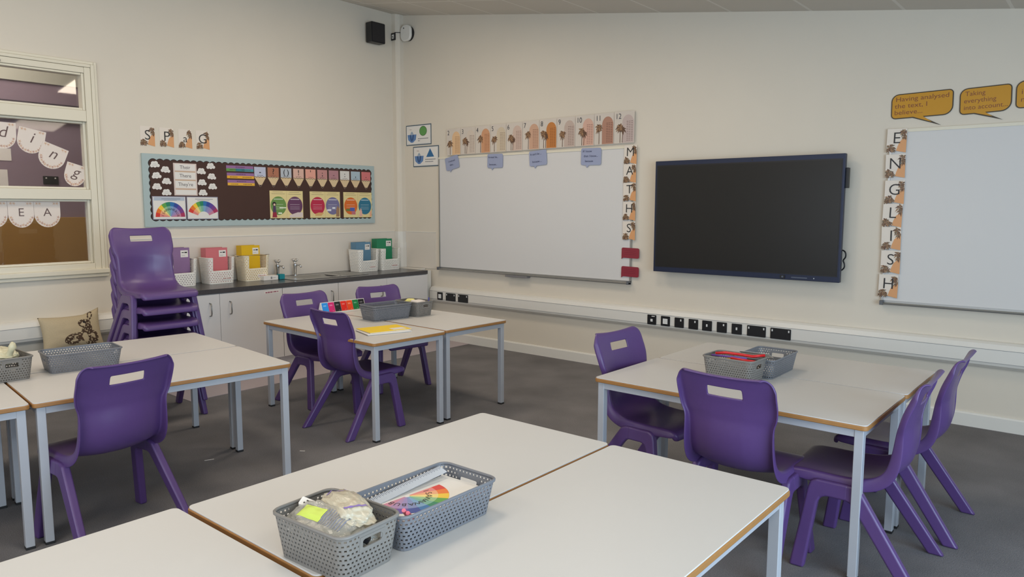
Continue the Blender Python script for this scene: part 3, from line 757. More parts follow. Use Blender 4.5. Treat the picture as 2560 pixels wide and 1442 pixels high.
# two maroon speech-bubble cards
MAR = mat('maroon_card', (140, 44, 58), 0.35, nscale=40, namt=0.05)
for z, lb in ((0.985, 'upper maroon speech bubble card at the whiteboard corner'), (0.824, 'lower maroon speech bubble card just above the pen tray')):
    T = TR(2.880, z, -0.02, -0.020); m = MB(); m.prism(rrect(0, 0.172, 0, 0.088, 0.014, 3), MAR, 0.0, 0.004, T); m.prism([(0.0, -0.012), (0.022, 0.004), (0.001, 0.02)], MAR, 0.0002, 0.0038, T)
    pass
    for v in (0.062, 0.046, 0.030): m.prism(rect(0.03, 0.145, v, v+0.003), colour(112, 34, 46), 0.0035, 0.0044, T)
    o = m.build('speech_bubble_card'); tag(o, lb, 'card', 'maroon cards')

# two framed prints next to the corner
for x, z, shape, lb in ((0.115, 2.082, 'c', 'iceberg card with a green circle beside the corner column'), (0.228, 1.850, 't', 'iceberg card with a blue triangle just left of the whiteboard')):
    T = TR(x, z, 0.0, -0.001 if shape == 'c' else -0.004); W, H = 0.394, 0.216
    o = sheet('iceberg_card', rect(0, W, 0, H), colour(72, 92, 108), T, 0.0, 0.002)
    DB, LB = colour(48, 82, 130), colour(92, 128, 178)
    it = [(PAPER, rect(0.010, W-0.010, 0.010, H-0.010), 0), (colour(196, 206, 214), rect(0.018, W-0.018, 0.017, H-0.017), 1), (PAPER, rect(0.020, W-0.020, 0.019, H-0.019), 2),
          (LB, [(0.024, 0.115), (0.165, 0.115), (0.155, 0.06), (0.11, 0.03), (0.08, 0.03), (0.035, 0.06)], 3), (DB, [(0.060, 0.115), (0.128, 0.115), (0.118, 0.062), (0.092, 0.040), (0.070, 0.062)], 4),
          (LB, [(0.080, 0.115), (0.108, 0.115), (0.094, 0.062)], 5), (colour(150, 166, 184), [(0.066, 0.118), (0.122, 0.118), (0.105, 0.142), (0.094, 0.150), (0.082, 0.140)], 3)]
    if shape == 'c': it += [(colour(60, 90, 60), disc(0.270, 0.146, 0.058, 0.052, 30), 3), (colour(92, 150, 78), disc(0.270, 0.146, 0.053, 0.047, 30), 4)]
    else: it += [(colour(44, 104, 152), [(0.205, 0.100), (0.325, 0.100), (0.265, 0.190)], 3)]
    prints(o, it, T, 0.002)
    text('I can...', 0.018, colour(150, 110, 104), T, 0.055, 0.165, 0.0046, o)
    m = MB()
    vs = (0.064, 0.042) if shape == 'c' else (0.072, 0.048)
    for v, u1 in zip(vs, (0.35, 0.31 if shape == 't' else 0.22)):
        u = 0.19
        while u < u1: m.prism(rect(u, min(u+0.022, u1), v, v+0.006), colour(88, 92, 104), 0.0034, 0.0042, T); u += 0.026
    m.build('writing', o); tag(o, lb, 'card', 'iceberg cards')

# ------------------------------------------------------------------ interactive display
t = thing('interactive_display', 'large dark wall display with navy frame between the two whiteboards', 'display', (3.24, 0, 0.893))
L = lambda u, v, w: (u, -w, v)
W, H = 1.464, 0.897
m = MB(); m.prism(rect(0.06, W-0.06, 0.06, H-0.06), BLACKP, 0.02, 0.075, L); m.build('rear_housing', t, bevel=0.008)
m = MB(); m.prism(rect(0, W, 0, H), NAVY, 0.072, 0.112, L); m.build('frame', t, bevel=0.004)
m = MB(); m.prism(rect(0.016, W-0.016, 0.040, H-0.034), BLACKP, 0.112, 0.1135, L); m.build('black_border', t)
m = MB(); m.prism(rect(0.027, W-0.022, 0.048, H-0.044), SCREEN, 0.1135, 0.115, L); m.build('screen', t)
m = MB(); m.prism(disc(W/2+0.075, H-0.020, 0.006, n=12), BLACKP, 0.112, 0.114, L); m.build('camera_dot', t)
m = MB(); m.prism(rrect(1.05, 1.086, 0.008, 0.034, 0.006, 3), BLACKP, 0.112, 0.118, L); bt = m.build('button_panel', t)
m = MB(); m.prism(disc(1.068, 0.021, 0.007, n=14), colour(86, 94, 112), 0.118, 0.120, L); m.build('power_button', bt)
m = MB(); m.prism(rrect(1.13, 1.245, 0.015, 0.024, 0.004, 3), colour(80, 88, 104), 0.112, 0.116, L); m.build('stylus', t)
m = MB(); m.prism(disc(1.29, 0.020, 0.004, n=10), colour(190, 196, 200), 0.112, 0.1135, L); m.build('indicator_light', t)
m = MB(); m.prism(rect(W-0.001, W+0.018, 0.66, 0.80), BLACKP, 0.05, 0.09, L); m.build('side_module', t, bevel=0.003)
m = MB(); m.tube(chaikin([(W-0.02, -0.04, 0.23), (W+0.016, -0.06, 0.22), (W+0.022, -0.06, 0.18), (W-0.002, -0.05, 0.155), (W+0.012, -0.055, 0.135), (W+0.014, -0.055, 0.10), (W-0.03, -0.04, 0.07)], 3), 0.005, BLACKP, 8); m.build('cable', t, smooth=True)
m = MB(); m.prism(rect(0.5, 0.95, 0.2, 0.7), colour(60, 60, 62), 0.0, 0.03, L); m.build('wall_bracket', t)

# ------------------------------------------------------------------ yellow speech bubbles
YEL = mat('amber_card', (196, 140, 22), 0.5, nscale=20, namt=0.02); OUT = colour(52, 40, 24); RED = colour(124, 62, 34)
def bubble(x, z, rot, W, H, tail, lines, label, size=0.042, tx=1.16):
    T = TR(x, z, rot, 0)
    def shape(g):
        def arc(cx, cy, r, a0, a1, n=6): return [(cx+(r+g)*math.cos(math.radians(a0+(a1-a0)*k/n)), cy+(r+g)*math.sin(math.radians(a0+(a1-a0)*k/n))) for k in range(n+1)]
        tip = (tail[1]+g*1.5, tail[2]-g*0.6) if g > 0 else (tail[1]-0.045, tail[2]+0.022)
        p = [(tail[0]-0.058-g*0.6, -g), tip, (tail[0]+g*0.2, -g)]
        p += arc(W-0.052, 0.052, 0.052, -90, 0) + arc(W-0.020, H-0.020, 0.020, 0, 90, 4) + arc(0.042, H-0.042, 0.042, 90, 180) + arc(0.022, 0.022, 0.022, 180, 270, 4)
        return p
    m = MB(); m.prism(shape(0.005), OUT, 0.001, 0.006, T); o = m.build('speech_bubble')
    m = MB(); p = shape(-0.001); m.prism(p, YEL, 0.006, 0.0068, T); m.build('coloured_face', o)
    for s, u, v in lines: text(s, size*1.10, RED, T, u, v, 0.0072, o, sx=tx)
    tag(o, label, 'speech bubble', 'yellow speech bubbles')
bubble(4.955, 2.012, 0.02, 0.352, 0.152, (0.185, 0.285, -0.064), [('Having analysed', 0.020, 0.108), ('the text, I', 0.016, 0.064), ('believe...', 0.014, 0.022)], 'yellow speech bubble reading Having analysed the text, I believe', 0.0385)
bubble(5.352, 2.010, 0.03, 0.268, 0.154, (0.135, 0.220, -0.052), [('Taking', 0.024, 0.110), ('everything', 0.018, 0.066), ('into account...', 0.018, 0.024)], 'yellow speech bubble reading Taking everything into account', 0.0365, 1.03)
bubble(5.648, 2.026, 0.03, 0.30, 0.155, (0.155, 0.235, -0.052), [('in', 0.022, 0.080), ('m', 0.020, 0.034)], 'yellow speech bubble cut off by the right edge of the photo', 0.0385)

# ------------------------------------------------------------------ sockets on the trunking
SW = colour(222, 222, 220)
def socket(x, w, kind, label):
    T = TR(x-w/2, 0.439, 0, -0.0705)
    m = MB(); m.prism(rrect(0, w, 0, 0.082, 0.004, 2), BLACKP, 0, 0.006, T); o = m.build('socket', bevel=0.0012)
    cells = []
    if kind == 'data': cells = [rect(w*0.24, w*0.76, 0.018, 0.062)]
    elif kind == 'double': cells = [rect(0.010, 0.019, 0.056, 0.072), rect(w-0.019, w-0.010, 0.056, 0.072)]
    elif kind == 'single': cells = [rect(w-0.030, w-0.020, 0.054, 0.070)]
    elif kind == 'spur': cells = [rect(w/2-0.006, w/2+0.006, 0.034, 0.054)]
    elif kind == 'fused': cells = [rect(w/2-0.010, w/2+0.010, 0.026, 0.048), rect(w/2, w-0.012, 0.068, 0.074)]
    for p in cells: m = MB(); m.prism(p, SW, 0.006, 0.009, T); m.build('rocker' if kind != 'data' else 'data_insert', o)
    tag(o, label, 'socket', 'sockets along the trunking')
socket(0.690, 0.078, 'data', 'black framed data socket nearest the corner of the room')
socket(0.848, 0.140, 'double', 'black double socket next to the data socket by the corner')
socket(1.026, 0.140, 'double', 'black double socket, third from the corner of the room')
for x, w, k, lb in ((3.217, 0.082, 'fused', 'first black socket of the long row below the display, white fuse in it'), (3.344, 0.082, 'data', 'black framed data socket with large white insert below the display'),
                    (3.469, 0.082, 'single', 'third socket of the long row, next to the white data insert'), (3.594, 0.082, 'single', 'fourth socket from the left in the long row below the display'),
                    (3.712, 0.082, 'spur', 'fifth socket of the long row, white centre switch'), (3.836, 0.082, 'single', 'sixth socket of the long row, between two centre-switch ones'),
                    (3.958, 0.082, 'spur', 'seventh socket of the long row, white centre switch beside a double'), (4.113, 0.145, 'double', 'left of the two wide double sockets ending the long row'), (4.297, 0.152, 'double', 'rightmost wide double socket of the long row')):
    socket(x, w, k, lb)

# ------------------------------------------------------------------ speaker, sensor and detector near the corner
t = thing('wall_speaker', 'small black loudspeaker high on the left wall near the corner', 'speaker', (0, -0.372, 3.115))
m = MB(); m.box(0.0, 0.03, -0.03, 0.03, 0.07, 0.13, BLACKP); m.build('bracket', t)
m = MB(); m.prism(rrect(-0.092, 0.092, 0, 0.205, 0.012, 3), BLACKP, 0.03, 0.12, lambda u, v, w: (w, u, v)); m.build('cabinet', t, bevel=0.004)
m = MB(); m.prism(rrect(-0.084, 0.084, 0.010, 0.195, 0.01, 3), mat('speaker_cloth', (40, 37, 38), 0.9, bump=0.6, bscale=600), 0.12, 0.126, lambda u, v, w: (w, u, v)); m.build('grille', t)
t = thing('sensor_plate', 'tiny black framed plate on the corner column under the ceiling', 'sensor', (0.0, 0, 3.2))
T = lambda u, v, w: (u, -0.0885-w, v)
m = MB(); m.prism(rect(0.004, 0.066, 0.0, 0.075), BLACKP, 0, 0.012, T); m.build('frame', t, bevel=0.001)
m = MB(); m.prism(rect(0.018, 0.052, 0.016, 0.058), WHITEP, 0.012, 0.014, T); m.build('plate', t)
m = MB(); m.prism([(0.024, 0.036), (0.03, 0.042), (0.048, 0.030), (0.044, 0.024)], BLACKP, 0.014, 0.017, T); m.build('marker', t)
t = thing('detector', 'round white detector on the wall right of the corner column', 'detector', (0.185, 0, 3.262))
m = MB(); m.tube([(0, 0, 0), (0, -0.03, 0)], 0.078, BLACKP, 28); m.build('base_ring', t)
m = MB(); m.prism(rrect(-0.078, 0.078, -0.084, 0.084, 0.06, 6), WHITEP, 0.03, 0.062, L); m.build('cover', t, bevel=0.010, seg=3)
m = MB(); m.prism(disc(-0.02, 0.05, 0.008, n=12), colour(90, 90, 90), 0.062, 0.064, L); m.build('status_light', t)
m = MB(); m.tube([(-0.06, -0.02, 0.0), (-0.09, -0.03, 0.02), (-0.105, -0.105, 0.012), (-0.13, -0.108, 0.005)], 0.004, BLACKP, 8); m.build('cable', t, smooth=True)

# ------------------------------------------------------------------ notice board
NT = TL(-2.793, 1.248); NW, NH = 2.413, 0.603
t = thing('notice_board', 'wide notice board with pale blue scalloped border and brown backing', 'notice board', (0, -1.6, 1.248))
off = Vector((0, 1.6, -1.248))
m = MB(); m.prism(rect(0, NW, 0, NH), mat('pale_blue_border', (168, 184, 184), 0.6, nscale=12, namt=0.03), 0.002, 0.020, NT); m.build('border', t, loc=off, bevel=0.001)
def scallop(u0, u1, v0, v1, amp, per, inset=0.0):
    u0 += inset; u1 -= inset; v0 += inset; v1 -= inset; out = []
    def side(a, b, nx, ny):
        L = math.dist(a, b); n = max(1, round(L/per)); K = 8
        for i in range(n*K):
            f = i/(n*K); h = abs(math.sin(PI*f*n))**0.8*amp
            out.append((a[0]+(b[0]-a[0])*f+nx*h, a[1]+(b[1]-a[1])*f+ny*h))
    side((u0, v0), (u1, v0), 0, -1); side((u1, v0), (u1, v1), 1, 0); side((u1, v1), (u0, v1), 0, 1); side((u0, v1), (u0, v0), -1, 0)
    return out
m = MB(); m.prism(scallop(0.060, 2.362, 0.060, 0.552, 0.013, 0.0575), colour(24, 20, 20), 0.020, 0.0206, NT); m.build('scalloped_trim', t, loc=off)
m = MB(); m.prism(scallop(0.060, 2.362, 0.060, 0.552, 0.009, 0.0575, 0.003), mat('dark_brown_paper', (66, 40, 32), 0.7, nscale=3, namt=0.05), 0.0206, 0.0212, NT); m.build('backing_paper', t, loc=off)
def nb(y, z, rot=0): return TL(y, z, rot, 0.0214)
CL = [(-2.692, 1.764, 'topmost'), (-2.605, 1.725, 'second'), (-2.682, 1.674, 'third'), (-2.6, 1.629, 'fourth'), (-2.682, 1.583, 'fifth'), (-2.605, 1.536, 'lowest'), (-2.208, 1.771, 'topmost'), (-2.295, 1.723, 'second'), (-2.202, 1.681, 'third'), (-2.292, 1.627, 'fourth'), (-2.198, 1.594, 'fifth'), (-2.288, 1.539, 'lowest')]
for k, (y, z, wd) in enumerate(CL):
    T = nb(y, z, random.Random(k).uniform(-0.1, 0.1)); pts = []
    lobes = [(-0.026, -0.010, 0.014), (0.026, -0.010, 0.014), (-0.012, 0.008, 0.018), (0.010, 0.010, 0.017), (0, -0.010, 0.016)]
    for a in range(40):
        q = 2*PI*a/40; dx, dy = math.cos(q), math.sin(q); r = 0.01
        for cx, cy, cr in lobes:
            b = dx*cx+dy*cy; d = b*b-(cx*cx+cy*cy-cr*cr)
            if d > 0: r = max(r, b+math.sqrt(d))
        pts.append((dx*r, dy*r))
    o = sheet('cloud_cutout', pts, PAPER, T, 0.0, 0.0012)
    scribble(o, T, -0.022, 0.022, -0.006, 0.003, colour(150, 150, 150), 0.0016, k); scribble(o, T, -0.012, 0.014, 0.008, 0.003, colour(150, 150, 150), 0.0016, k+3)
    tag(o, '%s white paper cloud %s of the They\'re card' % (wd, 'left' if k < 6 else 'right'), 'cloud cut-out', 'paper clouds on the notice board')
T = nb(-2.540, 1.512); o = sheet('word_card', rect(0, 0.202, 0, 0.272), colour(214, 196, 188), T, 0.0, 0.0014); it = []
for v0, v1 in ((0.212, 0.264), (0.138, 0.196), (0.064, 0.124), (0.008, 0.046)): it += [(PAPER, rect(0.012, 0.190, v0, v1), 0)]
for v in (0.202, 0.130, 0.055): it += [(colour(196, 164, 130), rect(0.012, 0.190, v-0.004, v+0.003), 0)]
prints(o, it, T, 0.0014)
for s, v in (('Their', 0.224), ('There', 0.153), ("They're", 0.080)): text(s, 0.042, colour(92, 84, 88), T, 0.101, v, 0.0022, o, 'CENTER')
tag(o, 'tall card with the words Their, There and They\'re', 'card')
RB = [(214, 58, 48), (232, 120, 44), (240, 200, 60), (90, 160, 74), (36, 130, 96), (40, 110, 170), (46, 70, 150), (90, 66, 150), (120, 60, 130), (170, 50, 90)]
def wheel(T, cx, cy, R, r_in, a0, a1, cols, w, parent, letters=None, name='wheel', r_mid=None, flip=False):
    m = MB(); n = len(cols); r_mid = r_mid or R*0.74
    for i, c in enumerate(cols):
        b0 = a0+(a1-a0)*i/n; b1 = a0+(a1-a0)*(i+1)/n
        def ring(ra, rb): return [(cx+rb*math.cos(math.radians(b0+(b1-b0)*k/4)), cy+rb*math.sin(math.radians(b0+(b1-b0)*k/4))) for k in range(5)] + [(cx+ra*math.cos(math.radians(b1-(b1-b0)*k/4)), cy+ra*math.sin(math.radians(b1-(b1-b0)*k/4))) for k in range(5)]
        m.prism(ring(r_mid, R), colour(*c), w, w+0.0004, T)
        m.prism(ring(max(r_in, 0.002), r_mid), colour(*[int(q+(235-q)*0.42) for q in c]), w, w+0.0004, T)
    m.build(name, parent)
    if letters:
        for i, ch in enumerate(letters):
            a = math.radians(a0+(a1-a0)*(i+0.5)/n); rr = R*0.52
            u, v = cx+rr*math.cos(a), cy+rr*math.sin(a); ph = a-PI/2; c_, s_ = math.cos(ph), math.sin(ph)
            T2 = (lambda c_, s_, u, v: (lambda p, q, ww: T(u+p*c_-q*s_, v+p*s_+q*c_, ww)))(c_, s_, u, v)
            text(ch, R*0.22, INK, T2, 0, -R*0.07, w+0.0008, parent, 'CENTER')
for y, a0, a1, cy, R, ri, lb, let in ((-2.728, 180, 0, 0.022, 0.125, 0.006, 'left colour wheel card at the lower left of the notice board', 'ISAWAWABUB'), (-2.438, 158, 22, 0.012, 0.145, 0.055, 'right colour arc card at the lower left of the notice board', None)):
    T = nb(y, 1.309); o = sheet('colour_wheel_card', rect(0, 0.282, 0, 0.194), colour(150, 152, 172), T, 0.0, 0.0014)
    prints(o, [(PAPER, rect(0.006, 0.276, 0.006, 0.188), 0), (colour(176, 186, 200), rect(0.012, 0.27, 0.158, 0.186), 1) if let else (PAPER, rect(0.02, 0.03, 0.02, 0.03), 1), (colour(120, 124, 134), rect(0.075, 0.235, 0.171, 0.175), 2), (colour(120, 124, 134), rect(0.095, 0.205, 0.160, 0.163), 2)], T, 0.0014)
    wheel(T, 0.146, cy, R, ri, a0, a1, RB, 0.0022, o, let, 'colour_wheel', r_mid=R*0.72)
    tag(o, lb, 'card', 'colour wheel cards on the notice board')
for k, (v, cols, lb) in enumerate(((1.735, [(96, 152, 76), (46, 120, 128), (74, 146, 158)], 'top banner strip, purple over green and blue, on the notice board'), (1.671, [(228, 170, 50)]*2, 'middle banner strip, purple over yellow, on the notice board'), (1.608, [(228, 176, 60)]*2, 'lowest banner strip, purple over yellow, on the notice board'))):
    T = nb(-2.064+0.004*k, v, 0.004); o = sheet('banner_strip', rect(0, 0.266, 0, 0.050), colour(146, 104, 150), T, 0.0, 0.0014); n = len(cols)
    for i, c in enumerate(cols if k == 0 else cols[:1]): q = n if k == 0 else 1; prints(o, [(colour(*c), rect(0.266*i/q, 0.266*(i+1)/q, 0.0, 0.024), 0)], T, 0.0014, 'colour_band')
    scribble(o, T, 0.09, 0.18, 0.037, 0.007, colour(90, 56, 92), 0.0024, k); scribble(o, T, 0.03, 0.10, 0.012, 0.006, colour(70, 60, 50), 0.0024, k+5); scribble(o, T, 0.15, 0.24, 0.012, 0.006, colour(70, 60, 50), 0.0024, k+8, 'writing')
    tag(o, lb, 'banner', 'banner strips on the notice board')
PC = [('-', (188, 192, 212), 'dash'), ('?', (172, 112, 86), 'question mark'), ('( )', (180, 186, 194), 'brackets'), ('!', (216, 176, 160), 'exclamation mark'), ("'", (224, 160, 142), 'apostrophe'), (';', (190, 136, 132), 'semicolon'), ('-', (176, 128, 134), 'hyphen'), (':', (216, 212, 206), 'colon'), (',', (168, 186, 196), 'comma'), ('.', (206, 116, 116), 'full stop')]
for k, (ch, c, nm) in enumerate(PC):
    W = 0.117; y = -1.790+0.1375*k; T = nb(y, 1.598); r = random.Random(k)
    out = [(0.0, 0.186), (0.0, 0.090), (W*0.42, 0.012), (W*0.5, 0.0), (W*0.58, 0.012), (W, 0.090), (W, 0.186)]
    o = sheet('pencil_cutout', out, BLOND, T, 0.0, 0.0014)
    prints(o, [(colour(*c, 0.5), rect(0.0, W, 0.098, 0.186), 0)], T, 0.0014, 'coloured_barrel'); prints(o, [(colour(60, 46, 50), [(W*0.36, 0.026), (W*0.5, 0.0), (W*0.64, 0.026), (W*0.5, 0.020)], 0)], T, 0.0014, 'lead_tip')
    wave = [(W*i/16, 0.096+0.004*math.sin(i*1.6)) for i in range(17)]; prints(o, [(colour(60, 46, 50), wave + [(u, v-0.004) for u, v in wave[::-1]], 1)], T, 0.0014, 'wavy_edge')
    text(ch, 0.070, INK if nm != 'hyphen' else colour(120, 80, 92), T, W/2, 0.126 if ch not in ('-',) else 0.120, 0.0024, o, 'CENTER', bold=0.01)
    scribble(o, T, W*0.25, W*0.75, 0.109, 0.005, colour(96, 76, 72), 0.0024, k)
    tag(o, 'pencil-shaped %s card on the notice board' % nm, 'pencil card', 'pencil cards on the notice board')
CRM = mat('cream_poster', (226, 208, 150), 0.5, nscale=20, namt=0.02)
for y, W, (c1, c2), lb in ((-1.640, 0.362, ((106, 144, 74), (100, 58, 92)), 'poster with a green and a plum circle on the notice board'), (-1.198, 0.362, ((184, 38, 70), (116, 112, 150)), 'poster with a crimson and a lavender circle on the notice board'), (-0.792, 0.368, ((216, 106, 36), (40, 112, 140)), 'poster with an orange and a teal circle on the notice board')):
    T = nb(y, 1.310); H = 0.260; o = sheet('grammar_poster', rect(0, W, 0, H), CRM, T, 0.0, 0.0014); h = W/2; it = [(colour(196, 176, 120), rect(h-0.001, h+0.001, 0, H), 0)]
    for i, c in enumerate((c1, c2)):
        cx = h*(i+0.5); it += [(colour(*c), disc(cx, 0.118, 0.084, 0.088, 30), 1)]
        light = [int(q+(240-q)*0.7) for q in c]
        it += [(colour(*light), rect(cx-0.05, cx+0.05, 0.176, 0.184), 2), (colour(150, 136, 104), rect(cx-0.06, cx+0.05, 0.246, 0.249), 1), (colour(150, 136, 104), rect(cx-0.07, cx+0.07, 0.228, 0.231), 1)]
        for v in (0.128, 0.104, 0.086): it += [(colour(*light), rect(cx-0.055, cx+0.05, v, v+0.003), 2)]
    if c1[0] == 106: # a figure in a red skirt, a pale scroll
        it += [(colour(40, 30, 34), disc(0.045, 0.135, 0.020, n=14), 3), (colour(222, 190, 168), disc(0.046, 0.128, 0.011, n=12), 4), (colour(80, 60, 90), [(0.032, 0.115), (0.060, 0.115), (0.064, 0.055), (0.028, 0.055)], 3), (colour(150, 40, 60), [(0.028, 0.056), (0.066, 0.056), (0.072, 0.008), (0.022, 0.008)], 3),
               (colour(216, 200, 196), [(0.205, 0.006), (0.355, 0.006), (0.355, 0.055), (0.300, 0.055), (0.215, 0.030)], 3), (colour(230, 236, 214), rect(0.100, 0.172, 0.094, 0.104), 3), (colour(230, 236, 214), rect(0.085, 0.125, 0.040, 0.054), 3)]
    elif c1[0] == 184: it += [(colour(216, 168, 110), [(0.06, 0.02), (0.13, 0.02), (0.16, 0.05), (0.10, 0.052), (0.06, 0.04)], 3), (colour(222, 224, 232), rect(0.20, 0.25, 0.066, 0.084), 3), (colour(222, 224, 232), rect(0.265, 0.30, 0.090, 0.105), 3), (colour(156, 120, 90), [(0.31, 0.01), (0.35, 0.01), (0.352, 0.09), (0.33, 0.12), (0.312, 0.08)], 3)]
    else: it += [(colour(110, 120, 60), rect(0.03, 0.08, 0.065, 0.09), 3), (colour(76, 96, 170), rect(0.08, 0.14, 0.065, 0.10), 3), (colour(190, 110, 120), rect(0.10, 0.15, 0.03, 0.065), 3), (colour(228, 176, 160), [(0.20, 0.01), (0.24, 0.01), (0.236, 0.06), (0.22, 0.10), (0.206, 0.06)], 3), (colour(230, 170, 140), [(0.335, 0.01), (0.36, 0.01), (0.362, 0.07), (0.345, 0.06)], 3)]
    prints(o, it, T, 0.0014); tag(o, lb, 'poster', 'circle posters on the notice board')

# ------------------------------------------------------------------ bunting on the window
BUN = mat('bunting_card', (224, 212, 202), 0.5, nscale=20, namt=0.02); FL1 = colour(206, 170, 142); FL2 = colour(186, 146, 128)
def flag(ch, y, z, rot, W, H, label, seed, script):
    c, s = math.cos(rot), math.sin(rot); T = TL(y, z, rot, -0.0445+0.0035*(seed//2 % 2))
    shp = [(0, 0), (W, 0)] + [(W/2+W/2*math.cos(math.radians(a)), -H*0.5-H*0.5*math.sin(math.radians(a))) for a in range(0, 181, 15)]
    o = sheet('bunting_flag', shp, BUN, T, 0.0, 0.0012); it = []; rnd = random.Random(seed)
    for k in range(12):
        a = math.radians(15+150*k/11); r = 0.80+0.08*rnd.random(); u = W/2+W/2*r*math.cos(a); v = -H*0.5-H*0.5*r*math.sin(a)
        it.append((FL1 if k % 2 else FL2, star(u, v, 0.004, 0.014, 5, seed+k), k % 3))
    for u in (0.02, 0.04, W-0.04, W-0.02): it.append((FL1, star(u, -0.014, 0.004, 0.014, 5, seed+int(u*1000)), 1))
    prints(o, it, T, 0.0012)
    text(ch, 0.115 if script else 0.085, colour(96, 72, 68), T, W/2, -H*0.56, 0.0026, o, 'CENTER', shear=0.25 if script else 0, bold=-0.006)
    tag(o, label, 'bunting flag', 'reading area bunting on the window')
flag('d', -3.825, 2.022, -0.02, 0.176, 0.190, 'bunting flag with the letter d in the middle pane, cut by photo edge', 3, True)
flag('i', -3.628, 2.002, -0.20, 0.178, 0.180, 'bunting flag with the letter i in the middle pane', 5, True)
flag('n', -3.478, 1.906, -0.38, 0.182, 0.180, 'bunting flag with the letter n in the middle pane', 7, True)
flag('g', -3.322, 1.760, -0.30, 0.150, 0.170, 'bunting flag with the letter g lowest in the middle pane', 9, True)
flag('R', -3.905, 1.452, 0, 0.166, 0.190, 'bunting flag just left of letter E, cut by photo edge', 13, False)
flag('E', -3.738, 1.452, 0, 0.166, 0.192, 'bunting flag with the letter E in the lowest pane', 15, False)
flag('A', -3.570, 1.452, 0, 0.176, 0.192, 'bunting flag with the letter A in the lowest pane', 17, False)

# ------------------------------------------------------------------ woven baskets and magazine files on the worktop
WB = None
BROWNP = colour(176, 130, 122)
def wicker(y, label, m_, tag_=True, wire=False, W=0.245):
    t = thing('woven_basket', label, 'basket', (0.158, y, 0.7565), 0, 'woven baskets on the worktop')
    b, top = perforated(0.195, W, 0.222, 0.014, 13, 0.0235, m_, 0.030, 0.5, 0.32, notch=(0.088, 0.110), stagger=True)
    solid(b.build('basket_body', t), 0.0035)
    m = MB(); z = 0.222; P = [p for p in top]; x1 = 0.195/2
    back = [(p[0], p[1], z) for p in rrect(-x1, x1, -W/2, W/2, 0.030, 4)]
    i0 = [i for i, p in enumerate(back) if p[0] > x1-0.001 and p[1] < 0][-1:]; 
    path = [(x1, 0.088, 0.110), (x1+0.001, 0.088, 0.2), (x1, 0.094, z)] + [q for q in back if q[1] > 0 and q[0] > -0.5][0:6] 
    loop = [(x1, 0.090, z), (x1, W/2-0.03, z)] + [(a, b_, z) for a, b_ in rrect(-x1, x1, -W/2, W/2, 0.030, 4)[6:10]] + [(a, b_, z) for a, b_ in rrect(-x1, x1, -W/2, W/2, 0.030, 4)[10:20]] + [(a, b_, z) for a, b_ in rrect(-x1, x1, -W/2, W/2, 0.030, 4)[0:5]] + [(x1, -0.090, z)]
    xi = x1-0.012
    path = [(xi, 0.0, 0.108), (xi, 0.084, 0.108), (xi+0.004, 0.089, 0.125), (x1-0.002, 0.089, 0.21)] + loop + [(x1-0.002, -0.089, 0.21), (xi+0.004, -0.089, 0.125), (xi, -0.084, 0.108), (xi, 0.0, 0.108)]
    m.tube(path, 0.0048, m_, 8, caps=False); m.build('rim', t, smooth=True)
    m = MB(); x = x1-0.014+0.052/0.222*0.014*0.9+0.003
    if tag_:
        Tn = lambda u, v, w: (x+w, u, v)
        m.prism(rect(0.0, 0.085, 0.030, 0.056), PAPER, 0.0, 0.001, Tn); lb = m.build('name_label', t)
        scribble(lb, Tn, 0.005, 0.080, 0.043, 0.012, BROWNP, 0.0014, int(abs(y)*100))
    if wire:
        m = MB(); m.tube([(-0.02, -W/2, 0.215), (-0.01, -W/2-0.02, 0.224), (0.05, -W/2-0.022, 0.228), (0.09, -W/2+0.05, 0.229), (0.095, W/2-0.04, 0.229), (0.05, W/2+0.022, 0.228), (-0.01, W/2+0.02, 0.224), (-0.02, W/2, 0.215)], 0.002, HND, 6); m.build('wire_handle', t, smooth=True)
    return t
CREAMW = mat('cream_woven_plastic', (234, 222, 196), 0.5, nscale=60, namt=0.03, bump=0.3, bscale=150)
wicker(-2.602, 'white woven basket with the purple file, half hidden by stacked chairs', WICK, False)
wicker(-2.262, 'white woven basket with the pink file', WICK)
wicker(-1.925, 'cream woven basket with the yellow file and wire handle', CREAMW, True, True)
wicker(-0.650, 'white woven basket with the blue file, right of the sink', WICK, True, False, 0.272)
wicker(-0.352, 'white woven basket with the green file, nearest the corner', WICK, True, False, 0.272)
def magfile(y0, y1, rgb, label, x0=0.078, x1=0.165, rot=0, top=1.062):
    mm = mat('card_%d_%d_%d' % rgb, rgb, 0.5, nscale=20, namt=0.02)
    t = thing('magazine_file', label, 'file', ((x0+x1)/2, (y0+y1)/2, 0.762), rot, 'magazine files in the woven baskets')
    X, Y, H, e = (x1-x0)/2, (y1-y0)/2, top-0.762, 0.002
    m = MB()
    m.box(-X, X, -Y, Y, 0, e, mm); m.box(X-e, X, -Y, Y, e, H, mm); m.box(-X, -X+e, -Y, Y, e, H, mm); m.box(-X+e, X-e, -Y, -Y+e, e, H, mm); m.box(-X+e, X-e, Y-e, Y, e, H*0.9, mm)
    m.build('file_body', t)
    m = MB(); m.prism(rect(Y*0.20, Y*0.86, H-0.080, H-0.022), PAPER, X, X+0.001, lambda u, v, w: (w, u, v)); l = m.build('title_label', t)
    m = MB(); m.prism(rect(Y*0.30, Y*0.5, H-0.044, H-0.038), INK, X+0.001, X+0.0014, lambda u, v, w: (w, u, v)); m.prism(rect(Y*0.55, Y*0.78, H-0.046, H-0.036), INK, X+0.001, X+0.0014, lambda u, v, w: (w, u, v)); m.prism(rect(Y*0.3, Y*0.6, H-0.066, H-0.064), colour(120, 120, 120), X+0.001, X+0.0014, lambda u, v, w: (w, u, v)); m.build('writing', l)
    return t
magfile(-2.700, -2.505, (140, 108, 148), 'purple magazine file beside the stacked chairs', rot=0.04, top=1.075)
